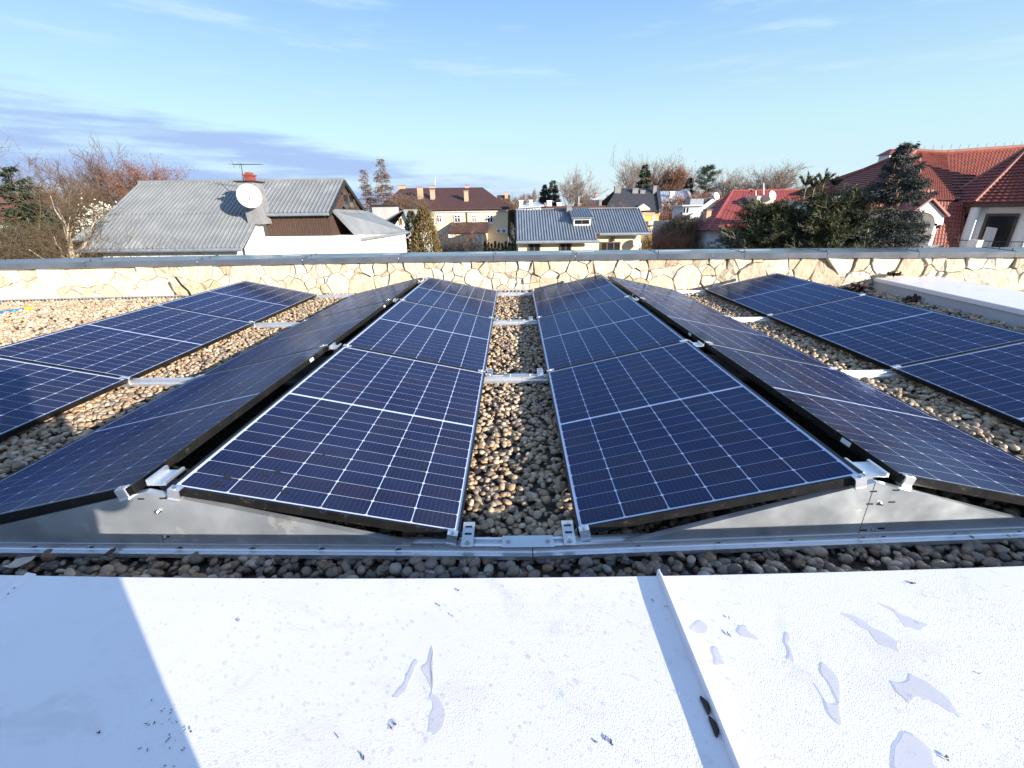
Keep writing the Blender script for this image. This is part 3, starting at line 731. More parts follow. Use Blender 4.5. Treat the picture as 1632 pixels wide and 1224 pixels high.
# ------------------------------------------------------------------ mounting rails with plates, clamps, brackets
def yrail(x): return 1.288 + (.0236 * -x if x < 0 else .040 * x)
RZ0, RZ1 = -.066, -.022
def plate_pt(px, py, off=.014):
    Y = 1.3
    for _ in range(12):
        p = atY(px, py, Y); Y = yrail(p[0]) + off
    return p
RAILLAB = ['front mounting rail with galvanised triangular side plates, along the pebble strip', 'second mounting rail, between the near and middle panels',
           'third mounting rail, between the middle and far panels', 'rear mounting rail at the foot of the stone wall']
def clampobj(t, p, rot=0.0, tall=True, tilt=0.0, w=.038, d=.032, h=.040):
    g = MB(); c, s = math.cos(rot), math.sin(rot)
    def tr(q):
        x, y, z = q; x, z = x * math.cos(tilt) + z * math.sin(tilt), -x * math.sin(tilt) + z * math.cos(tilt)
        return (p[0] + c * x - s * y, p[1] + s * x + c * y, p[2] + z)
    def bx(x0, x1, y0, y1, z0, z1):
        g.hexa([tr(q) for q in ((x0, y0, z0), (x1, y0, z0), (x1, y1, z0), (x0, y1, z0), (x0, y0, z1), (x1, y0, z1), (x1, y1, z1), (x0, y1, z1))])
    bx(-w / 2, w / 2, -d / 2, d / 2, -h, -h + .006)                   # foot
    bx(-w / 2, w / 2, -d / 2 + .004, -d / 2 + .009, -h + .006, .0035)   # web
    bx(-w / 2, w / 2, -d / 2 + .009, d / 2, .0005, .0045)             # lip over the frame
    o = g.build('clamp', 'alu', t)
    gb = MB(); gb.tube(tr((0, -d / 2 + .008 + .006, .0045)), tr((0, -d / 2 + .014, .0115)), .0065, .0065, 6)
    gb.build('bolt', 'steel', o)
def mid_clamp(t, p, tilt, L_=.05):
    g = MB(); c, s = math.cos(tilt), math.sin(tilt)
    def tr(x, y, z): return (p[0] + x * c - z * s, p[1] + y, p[2] + x * s + z * c)
    for x0, x1, y0, y1, z0, z1 in ((-L_ / 2, L_ / 2, -.017, .017, .0008, .0042), (-L_ / 2, L_ / 2, -.006, -.003, -.04, .0008), (-L_ / 2, L_ / 2, .003, .006, -.04, .0008)):
        g.hexa([tr(*q) for q in ((x0, y0, z0), (x1, y0, z0), (x1, y1, z0), (x0, y1, z0), (x0, y0, z1), (x1, y0, z1), (x1, y1, z1), (x0, y1, z1))])
    o = g.build('clamp', 'alu', t)
    MB().tube(tr(0, 0, .0042), tr(0, 0, .0105), .006, .006, 6).build('bolt', 'steel', o)

def rail_section(t, x0, x1, yf, z0=RZ0, z1=RZ1):
    g = MB()
    prof = [(-.012, z0), (.068, z0), (.068, z0 + .010), (.060, z0 + .012), (.058, z1), (.046, z1), (.044, z1 - .012), (.024, z1 - .012), (.022, z1), (.010, z1), (.008, z0 + .024), (.004, z0 + .020), (-.012, z0 + .018)]
    k = len(prof); i = len(g.v)
    for x in (x0, x1): g.v += [(x, yf(x) + a, b) for a, b in prof]
    for n_ in range(k):
        m_ = (n_ + 1) % k; g.f.append((n_, k + n_, k + m_, m_)); g.mi.append(0)
    g.f.append(tuple(range(k))); g.f.append(tuple(reversed(range(k, 2 * k)))); g.mi += [0, 0]
    return g.build('rail', 'alu', t)

def side_plate(t, pts, yf, seam=None, mirror=False):
    """vertical galvanised plate through pts (x,z outline from low tip up to the peak), bottom on the rail, folded lips."""
    g = MB()
    (xa, za), (xb, zb) = pts
    n = 10; sgn = 1 if xb > xa else -1
    zb0 = RZ0 + .020
    P = []
    for k in range(n + 1):
        u = k / n; x = xa + (xb - xa) * u; z = za + (zb - za) * u; P.append((x, z))
    for (x0, z0), (x1, z1) in zip(P, P[1:]):
        y0, y1 = yf(x0), yf(x1)
        for o_ in (0, .0022):
            g.poly([(x0, y0 + o_, zb0), (x1, y1 + o_, zb0), (x1, y1 + o_, z1), (x0, y0 + o_, z0)])
        g.hexa([(x0, y0 - .001, z0), (x1, y1 - .001, z1), (x1, y1 + .022, z1), (x0, y0 + .022, z0), (x0, y0 - .001, z0 + .0028), (x1, y1 - .001, z1 + .0028), (x1, y1 + .022, z1 + .0028), (x0, y0 + .022, z0 + .0028)])
        g.hexa([(x0, y0 - .012, zb0 - .003), (x1, y1 - .012, zb0 - .003), (x1, y1 + .002, zb0 - .003), (x0, y0 + .002, zb0 - .003), (x0, y0 - .012, zb0), (x1, y1 - .012, zb0), (x1, y1 + .002, zb0), (x0, y0 + .002, zb0)])
    g.poly([(xa, yf(xa), zb0), (xa, yf(xa) + .0022, zb0), (xa, yf(xa) + .0022, za), (xa, yf(xa), za)])
    o = g.build('side_plate', 'galv', t)
    return o

def slot(parent, x, y, z, w=.03, h=.007):
    MB().box(x - w / 2, x + w / 2, y - .0016, y - .0002, z - h / 2, z + h / 2).build('slot', 'slot', parent)
def bolt_front(parent, x, y, z, r=.006):
    g = MB(); g.tube((x, y - .0004, z), (x, y - .003, z), r * 1.7, r * 1.7, 12); g.tube((x, y - .003, z), (x, y - .009, z), r, r, 6)
    g.build('bolt', 'steel', parent)
def bolt_top(parent, x, y, z, r=.006):
    g = MB(); g.tube((x, y, z), (x, y, z + .002), r * 1.9, r * 1.9, 14); g.tube((x, y, z + .002), (x, y, z + .008), r, r, 6)
    g.build('bolt', 'steel', parent)

for k in range(4):
    if k == 0:
        yf = yrail
    else:
        yf = (lambda yy: (lambda x: yy + .006 * abs(x)))(1.345 + k * (PL + GAP) - GAP / 2 - .036 + (.02 if k == 3 else 0))
    t = thing('mounting_rail', (0, yf(0), RZ0), RAILLAB[k], 'mounting rail', 'mounting rails under the solar panels')
    rail_section(t, -4.2, .048, yf); rail_section(t, .051, 4.2, yf)
    # bolted joint plate in the middle lane
    jz = RZ1
    g = MB().box(-.062, .128, yf(.03) + .002, yf(.03) + .064, jz + .001, jz + .005); jp = g.build('joint_plate', 'galv', t)
    bolt_top(jp, -.040, yf(.03) + .034, jz + .005); bolt_top(jp, .106, yf(.03) + .034, jz + .005)
    # foot brackets beside the lane
    for sx in (-1, 1):
        for (cx_, wd) in (((.186 if sx > 0 else -.190), .044),):
            y0_ = yf(cx_) - .002; y1_ = y0_ + .118
            g = MB().hexa([(cx_ - wd / 2, y0_, jz + .006), (cx_ + wd / 2, y0_, jz + .006), (cx_ + wd / 2, y1_, jz + .022), (cx_ - wd / 2, y1_, jz + .022), (cx_ - wd / 2, y0_, jz + .010), (cx_ + wd / 2, y0_, jz + .010), (cx_ + wd / 2, y1_, jz + .026), (cx_ - wd / 2, y1_, jz + .026)])
            fb = g.build('foot_bracket', 'galv', t)
            bolt_top(fb, cx_ - sx * 0, y0_ + .022, jz + .013)
            for yy in (.060, .094):
                zz = jz + .0102 + .016 * yy / .118
                MB().box(cx_ - .013, cx_ + .013, y0_ + yy - .004, y0_ + yy + .004, zz, zz + .0012).build('slot', 'slot', fb)
    # triangular plates
    if k == 0:
        pl = [(-.394, -1.282), (-2.20, -1.286), (.384, 1.214), (2.22, 1.219)]
        tipz = plate_pt(655, 868)[2]; pkL = plate_pt(232, 785); pkR = plate_pt(1395, 770); tipR = plate_pt(995, 868)
        lz = tipz; slope_l = (plate_pt(0, 838)[2] - pkL[2]) / (plate_pt(0, 838)[0] - pkL[0])
        slope_r = (plate_pt(1632, 830)[2] - pkR[2]) / (plate_pt(1632, 830)[0] - pkR[0])
        pf = lambda x: yrail(x) + .014
        a = side_plate(t, [(plate_pt(655, 868)[0], lz), (pkL[0] + .001, pkL[2])], pf)
        b = side_plate(t, [(pkL[0] - .85, pkL[2] - .85 * slope_l), (pkL[0] - .001, pkL[2])], pf)
        c_ = side_plate(t, [(tipR[0], tipR[2]), (pkR[0] - .0015, pkR[2])], pf)
        d_ = side_plate(t, [(pkR[0] + .90, pkR[2] + .90 * slope_r), (pkR[0] + .0015, pkR[2])], pf)
        for (pp, lst) in ((a, [(282, 795), (1000, 0)]), ):
            pass
        def atp(px, py): return plate_pt(px, py)
        for parent, px, py in ((b, 225, 795), (a, 260, 794), (a, 252, 815), (a, 265, 855), (c_, 1392, 783), (d_, 1428, 781), (c_, 1386, 803), (d_, 1421, 800), (c_, 1376, 845), (d_, 1404, 842)):
            q = atp(px, py); slot(parent, q[0], pf(q[0]), q[2], .024, .006)
        for parent, px, py in ((a, 252, 815), (a, 264, 855), (c_, 1403, 802), (c_, 1391, 844)):
            q = atp(px, py); bolt_front(parent, q[0], pf(q[0]) - .001, q[2], .0045)
        for parent, px, py in ((b, 60, 878), (b, 150, 879), (a, 290, 880), (a, 405, 879), (a, 515, 880), (a, 636, 881), (c_, 1014, 878), (c_, 1140, 874), (c_, 1255, 870), (c_, 1368, 867), (d_, 1400, 866), (d_, 1512, 861), (d_, 1615, 855)):
            q = atp(px, py); z = RZ0 + .0215
            slot(parent, q[0], pf(q[0]) - .004, z + .008, .022, .004); bolt_front(parent, q[0] - .008, pf(q[0]) - .001, z + .009, .0035)
    else:
        for x0, z0, x1, z1 in ((-.39, -.02, -1.29, .150), (-2.2, -.02, -1.31, .150), (.39, -.02, 1.24, .150), (2.2, -.02, 1.26, .150)):
            side_plate(t, [(x0, z0), (x1, z1)], lambda x, f_=yf: f_(x) + .03)
    # ridge brackets across the gap at the top of each tent
    for (ca, cb) in (('LL', 'CL'), ('CR', 'RR')):
        yl = k * (PL + GAP) - GAP / 2 + (.085 if k == 0 else -.06 if k == 3 else 0)
        pa = col_point(ca, 1, yl); pb = col_point(cb, 1, yl)
        x0, x1 = pa[0] + .030, pb[0] - .030; zc = min(pa[2], pb[2]) - .012; yc_ = (pa[1] + pb[1]) / 2
        g = MB(); g.box(x0 + .004, x1 - .004, yc_ - .05, yc_ + .05, zc - .004, zc)
        g.box(x0 + .004, x0 + .014, yc_ - .05, yc_ + .05, zc, zc + .020); g.box(x1 - .014, x1 - .004, yc_ - .05, yc_ + .05, zc, zc + .012)
        g.box(x0 + .02, x1 - .02, yc_ - .02, yc_ + .02, zc - .14, zc - .004)
        g.build('ridge_bracket', 'alu', t)
    # clamps at the panel corners
    for c in COLS:
        sg = COLS[c][5]; tl = COLS[c][3]
        for u in (.026, .974):
            if k in (0, 3):
                yl = -.010 if k == 0 else 3 * PL + 2 * GAP + .010
                p = col_point(c, u, yl)
                clampobj(t, p, rot=(0 if k == 0 else PI), tilt=(-tl * sg if k == 0 else tl * sg))
            else:
                p = col_point(c, u, k * (PL + GAP) - GAP / 2); mid_clamp(t, p, tl * sg, .055)

# ------------------------------------------------------------------ right-hand white curb
def prism_x(g, prof, A, B):
    """extrude profile (offset right, z) along the line A->B in plan."""
    A = np.array(A, float); B = np.array(B, float); d = (B - A); d /= np.linalg.norm(d); nrm = np.array([d[1], -d[0]])
    k = len(prof); i = len(g.v)
    for P in (A, B): g.v += [(P[0] + nrm[0] * a, P[1] + nrm[1] * a, b) for a, b in prof]
    for n_ in range(k):
        m_ = (n_ + 1) % k; g.f.append((i + n_, i + m_, i + k + m_, i + k + n_)); g.mi.append(0)
    g.f.append(tuple(i + n_ for n_ in reversed(range(k)))); g.f.append(tuple(i + k + n_ for n_ in range(k))); g.mi += [0, 0]
A = atZ(1386, 461, -.08)[:2]; B = atZ(1632, 524, -.08)[:2]
dAB = (B - A) / np.linalg.norm(B - A)
A = A - dAB * 0.0; B = B + dAB * 3.4
t = thing('roof_curb', (A[0], A[1], -.1), 'low white roof curb with a sheet cap, along the outer right panels', 'curb')
g = MB(); prism_x(g, [(0, -.13), (0, .072), (-.9, .072), (-.9, -.13)], A, B); g.build('curb_body', 'pale_wall', t)
g = MB(); prism_x(g, [(.012, .052), (.016, .052), (.016, .098), (.010, .104), (-.9, .116), (-.9, .074), (.012, .074)], A, (A + B) / 2 - dAB * .003); g.build('cap_sheet', 'white_metal', t)
g = MB(); prism_x(g, [(.012, .052), (.016, .052), (.016, .098), (.010, .104), (-.9, .116), (-.9, .074), (.012, .074)], (A + B) / 2 + dAB * .003, B); g.build('cap_sheet', 'white_metal', t)

# ------------------------------------------------------------------ small things lying on the roof
def leaf(name, label, cat, p, size, matn, curl=.25, rot=0.0, elong=.55, seed=0, group=None, tilt=0.0):
    r = random.Random(seed); n = 12; g = MB()
    top = [] ; c, s = math.cos(rot), math.sin(rot)
    def tr(x, y, z): return (p[0] + c * x - s * y, p[1] + s * x + c * y, p[2] + z)
    def h(x, y): return .0012 + curl * (x * x + y * y * 1.6) / size + tilt * x
    rim = []
    for k in range(n):
        a = 2 * PI * k / n; rr = size * .5 * (1 + r.uniform(-.22, .22)) * (1.15 if k == 0 else 1)
        rim.append((math.cos(a) * rr, math.sin(a) * rr * elong))
    g.v.append(tr(0, 0, .0012))
    for sc in (.5, 1.0):
        for x, y in rim: g.v.append(tr(x * sc, y * sc, h(x * sc, y * sc)))
    m_ = len(g.v)
    g.v.append(tr(0, 0, .0002))
    for sc in (.5, 1.0):
        for x, y in rim: g.v.append(tr(x * sc, y * sc, h(x * sc, y * sc) - .001))
    for k in range(n):
        k2 = (k + 1) % n
        g.f += [(0, 1 + k, 1 + k2), (1 + k, 1 + n + k, 1 + n + k2, 1 + k2), (m_, m_ + 1 + k2, m_ + 1 + k), (m_ + 1 + k2, m_ + 1 + n + k2, m_ + 1 + n + k, m_ + 1 + k), (1 + n + k, m_ + 1 + n + k, m_ + 1 + n + k2, 1 + n + k2)]
        g.mi += [0] * 5
    o = g.build(name, matn); return tag(o, label, cat, group)

def pod(p0, p1, wid, hgt, label):
    g = MB(); p0 = np.array(p0); p1 = np.array(p1); n = 8; d = p1 - p0; nr = np.array([-d[1], d[0], 0]); nr /= np.linalg.norm(nr)
    rings = []
    for k in range(n + 1):
        t_ = k / n; c_ = p0 + d * t_ + nr * .004 * math.sin(t_ * PI) ; ww = wid * (.55 + .6 * math.sin(t_ * PI) - (.25 if k in (0, n) else 0)) * .5
        rings.append([tuple(c_ + nr * ww * math.cos(a) + np.array([0, 0, .0005 + hgt * (.5 + .5 * math.sin(a))])) for a in np.linspace(0, 2 * PI, 9)[:-1]])
    for r_ in rings: g.v += r_
    for k in range(n):
        for j in range(8): g.f.append((k * 8 + j, k * 8 + (j + 1) % 8, (k + 1) * 8 + (j + 1) % 8, (k + 1) * 8 + j)); g.mi.append(0)
    g.f.append(tuple(range(8))); g.f.append(tuple(reversed(range(n * 8, n * 8 + 8)))); g.mi += [0, 0]
    return tag(g.build('dead_leaf', 'leaf_dark', smooth=True), label, 'dead leaf', 'dark rolled leaves by the coping seam')
q0, q1 = atZ(1116, 1112, CZ + .001), atZ(1129, 1140, CZ + .001)
pod(q0, q1, .012, .006, 'upper dark rolled leaf in the shadow of the coping seam')
q0, q1 = atZ(1130, 1144, CZ + .001), atZ(1142, 1176, CZ + .001)
pod(q0, q1, .012, .006, 'lower dark rolled leaf in the shadow of the coping seam')
q = atZ(33, 897, -.035); leaf('fallen_leaf', 'pale dry leaf lying on the pebbles beside the left coping seam', 'leaf', (q[0], q[1], -.045), .085, 'leaf_pale', .9, .4, .6, 3)
q = atZ(176, 880, -.04); leaf('fallen_leaf', 'small reddish brown leaf caught on the front rail', 'leaf', (q[0], q[1] - .004, -.046), .05, 'leaf_red', 1.2, 1.2, .6, 4)
specks = [(731, 943, .006), (720, 983, .004), (1161, 985, .004), (1161, 1012, .008), (972, 1184, .008), (965, 1178, .006), (950, 1183, .005), (627, 1158, .008), (538, 1176, .004), (160, 1169, .007), (245, 1153, .005), (1452, 930, .010), (1560, 1075, .004), (1510, 1209, .009), (700, 965, .005), (578, 1209, .008), (305, 1166, .005), (380, 990, .006), (1040, 957, .006), (1061, 967, .004), (20, 940, .007), (14, 947, .006)]
g = MB()
for (px, py, s_) in specks:
    q = atZ(px, py, CZ); a = random.uniform(0, PI)
    for _ in range(4):
        dx, dy = random.gauss(0, s_ * .35), random.gauss(0, s_ * .35); l_ = s_ * random.uniform(.25, .6); b = a + random.uniform(-.8, .8)
        g.tube((q[0] + dx - l_ * math.cos(b) * .5, q[1] + dy - l_ * math.sin(b) * .5, CZ + .002), (q[0] + dx + l_ * math.cos(b) * .5, q[1] + dy + l_ * math.sin(b) * .5, CZ + .003), s_ * .12 + .0004, s_ * .05 + .0003, 5)
for _ in range(26):                                                # grit sprinkled near the left shadow edge
    q = atZ(random.gauss(262, 26), random.gauss(1165, 28), CZ); g.tube((q[0], q[1], CZ + .001), (q[0] + random.gauss(0, .003), q[1] + random.gauss(0, .003), CZ + .002), .0009, .0004, 5)
tag(g.build('debris', 'leaf_dark'), 'dark specks of grit and twig scattered over the white coping', 'debris', kind='stuff')

# water: small beads (uncountable) and the larger puddles
def domes(name, pts, seg=8):
    V, F = [], []
    for (x, y, rx, ry, h, rot) in pts:
        i = len(V); c, s = math.cos(rot), math.sin(rot)
        for (sc, hh) in ((1.0, .0), (.86, .55), (.5, .92)):
            for k in range(seg):
                a = 2 * PI * k / seg; u, v = rx * sc * math.cos(a), ry * sc * math.sin(a); V.append((x + c * u - s * v, y + s * u + c * v, CZ + .0016 + h * hh))
        V.append((x, y, CZ + .0016 + h))
        for r_ in (0, 1):
            for k in range(seg): 
                k2 = (k + 1) % seg; a_, b_, c_, d_ = i + r_ * seg + k, i + r_ * seg + k2, i + (r_ + 1) * seg + k2, i + (r_ + 1) * seg + k; F.append((a_, b_, c_)); F.append((a_, c_, d_))
        for k in range(seg): F.append((i + 2 * seg + k, i + 2 * seg + (k + 1) % seg, i + 3 * seg))
    return np_mesh(name, np.array(V), np.array(F), 'bead', smooth=True)
pts = []
for _ in range(5200):
    x = random.uniform(-1.0, 1.5); y = random.uniform(.42, .99)
    if x < -.75 and random.random() < .75: continue
    if .37 < x < .415: continue
    if y > yc(x) - .012: continue
    dn = mnoise.noise(Vector((x * 3, y * 3, 1.7)))
    if dn < random.uniform(-.6, .25): continue
    r_ = .0011 + .0022 * random.random() ** 3
    if random.random() < .03: r_ = random.uniform(.0025, .0050)
    pts.append((x, y, r_ * random.uniform(.9, 1.5), r_, r_ * random.uniform(.22, .36), random.uniform(0, PI)))
o = domes('water_drops', pts); tag(o, 'dew beads dotting the white metal coping', kind='stuff')

def puddle(outline, label, h=.0004):
    """outline in photograph coordinates of the wet edge, traced onto the sheet; domed rim."""
    jr = random.Random(len(label))
    P = np.array([atZ(a, b, CZ)[:2] for a, b in outline])
    P2 = []
    for k in range(len(P)):
        a, b = P[k], P[(k + 1) % len(P)]; P2.append(a)
        if np.linalg.norm(b - a) > .012 and 'forked' not in label: P2.append((a + b) / 2 + np.array([jr.gauss(0, .0018), jr.gauss(0, .0018)]))
    P = np.array(P2)
    # Catmull-Rom smoothing
    Q = []
    n = len(P)
    for k in range(n):
        p0, p1, p2, p3 = P[k - 1], P[k], P[(k + 1) % n], P[(k + 2) % n]
        for t_ in (0, .25, .5, .75):
            Q.append(.5 * (2 * p1 + (p2 - p0) * t_ + (2 * p0 - 5 * p1 + 4 * p2 - p3) * t_ ** 2 + (3 * p1 - p0 - 3 * p2 + p3) * t_ ** 3))
    Q = np.array(Q); n = len(Q)
    area = sum(Q[k][0] * Q[(k + 1) % n][1] - Q[(k + 1) % n][0] * Q[k][1] for k in range(n)) / 2
    if area < 0: Q = Q[::-1]
    Q = [q for k, q in enumerate(Q) if np.linalg.norm(q - Q[k - 1]) > .0012]; n = len(Q)
    nr = []
    for k in range(n):
        d = Q[(k + 1) % n] - Q[k - 1]; d /= max(1e-9, np.linalg.norm(d)); nr.append(np.array([-d[1], d[0]]))
    g = MB(); ins = min(.0012, math.sqrt(abs(area)) * .06)
    for off, zz in ((0, .0010), (ins * .4, .0010 + h * .7), (ins, .0010 + h)):
        for k in range(n): q = Q[k] + nr[k] * off; g.v.append((q[0], q[1], CZ + zz))
    for r_ in (0, 1):
        for k in range(n): k2 = (k + 1) % n; g.f.append((r_ * n + k, r_ * n + k2, (r_ + 1) * n + k2, (r_ + 1) * n + k)); g.mi.append(0)
    g.f.append(tuple(2 * n + k for k in range(n))); g.mi.append(0)
    return tag(g.build('puddle', 'puddle'), label, 'puddle', 'puddles on the white coping')
puddle([(690, 1030), (683, 1050), (672, 1065), (678, 1078), (688, 1100), (684, 1112), (690, 1130), (684, 1150), (682, 1168), (692, 1173), (706, 1160), (711, 1140), (704, 1120), (690, 1106), (692, 1090), (690, 1072), (686, 1060), (692, 1044)], 'long curved puddle with a rounded foot, left middle of the white coping')
puddle([(662, 1052), (652, 1070), (646, 1085), (634, 1100), (625, 1112), (634, 1114), (646, 1106), (652, 1090), (660, 1072), (668, 1056)], 'slim slanting puddle just left of the long curved one')
puddle([(1118, 990), (1105, 998), (1102, 1005), (1115, 1011), (1128, 1010), (1130, 998)], 'heart shaped puddle beside the upper part of the coping seam')
puddle([(1180, 998), (1176, 1008), (1186, 1016), (1212, 1022), (1206, 1014), (1196, 1008), (1190, 998)], 'small leaning puddle right of the heart shaped one')
puddle([(1136, 1034), (1140, 1050), (1142, 1062), (1158, 1060), (1152, 1050), (1146, 1034)], 'short bone shaped puddle beside the coping seam')
puddle([(1254, 1008), (1250, 1024), (1256, 1036), (1254, 1050), (1268, 1056), (1264, 1040), (1258, 1026), (1260, 1012)], 'thin upright puddle in the middle of the right coping sheet')
puddle([(1310, 1056), (1308, 1072), (1320, 1088), (1330, 1108), (1336, 1122), (1320, 1120), (1306, 1098), (1299, 1090), (1312, 1112), (1322, 1140), (1344, 1158), (1340, 1130), (1342, 1108), (1338, 1082), (1324, 1066)], 'forked puddle pointing towards the viewer on the right sheet')
puddle([(1340, 978), (1362, 992), (1384, 1006), (1396, 1022), (1418, 1034), (1434, 1040), (1432, 1024), (1412, 1010), (1390, 1000), (1366, 984)], 'long slanting puddle on the right coping sheet')
puddle([(1398, 960), (1424, 976), (1442, 1000), (1466, 1006), (1480, 996), (1458, 988), (1436, 980), (1420, 968)], 'slanting puddle nearest the pebbles on the right coping sheet')
puddle([(1420, 1086), (1430, 1104), (1450, 1122), (1462, 1112), (1490, 1120), (1516, 1136), (1534, 1146), (1512, 1112), (1480, 1088), (1450, 1074), (1446, 1086)], 'broad ragged puddle on the right coping sheet')
puddle([(1440, 1168), (1426, 1190), (1424, 1224), (1424, 1250), (1510, 1250), (1490, 1200), (1465, 1176)], 'wide flat puddle at the bottom edge of the right sheet')
puddle([(620, 1150), (618, 1164), (628, 1168), (634, 1156), (630, 1148)], 'small round puddle holding a dark speck')

# hose on the left gravel
t = thing('garden_hose', (-6.9, 6.0, -.07), 'blue hose with a yellow tip lying on the left gravel', 'hose')
qa, qb = atZ(38, 493, -.055), atZ(-60, 508, -.055)
pts_ = [qa + (qb - qa) * k / 8 + np.array([0, .03 * math.sin(k), 0]) for k in range(9)]
MB().path(pts_, .022, 8).build('hose_body', 'blue_hose', t, smooth=True)
d_ = (qa - qb) / np.linalg.norm(qa - qb)
MB().tube(qa, qa + d_ * .09, .024, .019, 8).build('tip', 'yellow', t)
qa, qb = atZ(0, 484, -.05), atZ(-40, 486, -.05)
tag(MB().tube(qa, qb, .03, .03, 8).build('pipe_end', 'blue_hose'), 'stub of blue pipe lying at the foot of the stone wall, far left', 'pipe')

# debris against the end of the curb
def clump(name, label, cat, p, size, n, mats, seed):
    r = random.Random(seed); t = thing(name, p, label, cat)
    for j, (mn, cnt) in enumerate(mats):
        V, F = [], []
        for _ in range(cnt):
            c0 = np.array([p[0] + r.gauss(0, size[0] * .4), p[1] + r.gauss(0, size[1] * .4), p[2] + abs(r.gauss(0, size[2] * .5))])
            a = np.array([r.gauss(0, 1), r.gauss(0, 1), r.gauss(0, .5)]); a /= np.linalg.norm(a)
            b = np.cross(a, (r.gauss(0, 1), r.gauss(0, 1), r.gauss(0, 1))); b /= np.linalg.norm(b)
            l_ = n * r.uniform(.6, 1.3); w_ = l_ * (.10 if mn == 'straw' else .5); i = len(V)
            V += [c0 - a * l_, c0 + b * w_, c0 + a * l_ + np.cross(a, b) * l_ * .2, c0 - b * w_]; F += [(i, i + 1, i + 2), (i, i + 2, i + 3)]
        np_mesh('straws' if mn == 'straw' else 'leaf_litter', np.array(V), np.array(F), mn, t)
    return t
q = atZ(1364, 462, -.05); clump('leaf_heap', 'heap of dark wet leaves and orange straw at the end of the white curb', 'leaf heap', (q[0], q[1] - .05, -.06), (.16, .12, .10), .05, [('leaf_dark', 130), ('straw', 40), ('leaf_pale', 8)], 5)
q = atY(1455, 477, 5.45); clump('leaf_clump', 'small dark clump of leaves wedged between panel and white curb', 'leaf heap', (q[0], q[1], q[2] - .02), (.13, .06, .05), .035, [('leaf_dark', 90)], 6)
q = atY(1425, 437, yw(5.4) - .12); clump('leaf_clump', 'black scrap of leaves on the curb top against the wall', 'leaf heap', (q[0], q[1], q[2] - .01), (.14, .05, .03), .04, [('leaf_dark', 50)], 8)
# bracket stuck on the stone face, left
t = thing('wall_hook', (0, 0, 0), 'dark bent metal hook sticking out of the left stone wall', 'hook'); t.location = (0, 0, 0)
q = [atY(280, 442, 6.62), atY(289, 454, 6.56), atY(300, 464, 6.52), atY(303, 470, 6.6)]
MB().path(q, .016, 6).build('bent_rod', 'leaf_dark', t)
# puddles on the far coping
for px, lab in ((770, 'hedge'), (915, 'brown cottage window'), (1068, 'brown scrub'), (1190, 'dark pine'), (455, 'white wall of the long house'), (615, 'white gabled house')):
    X = atY(px, 402, 7.25)[0]; g = MB(); n = 18; r = random.Random(px)
    L_ = .30 if px > 700 else .16
    ring = [(X + .06 + L_ * math.cos(2 * PI * k / n) * (1 + r.uniform(-.15, .15)), yw(X) + .26 + .07 * math.sin(2 * PI * k / n) * (1 + r.uniform(-.2, .2))) for k in range(n)]
    def zt(y): return .494 + (y - .20) / .26 * .008
    g.v = [(a, b, zt(b - yw(X)) + .001) for a, b in ring] + [(X + .06 + (a - X - .06) * .95, yw(X) + .26 + (b - yw(X) - .26) * .9, zt(b - yw(X)) + .003) for a, b in ring]
    g.f = [(k, (k + 1) % n, n + (k + 1) % n, n + k) for k in range(n)] + [tuple(range(n, 2 * n))]; g.mi = [0] * (n + 1)
    tag(g.build('puddle', 'puddle'), 'shallow puddle on the far grey coping below the ' + lab, 'puddle', 'puddles on the far coping')

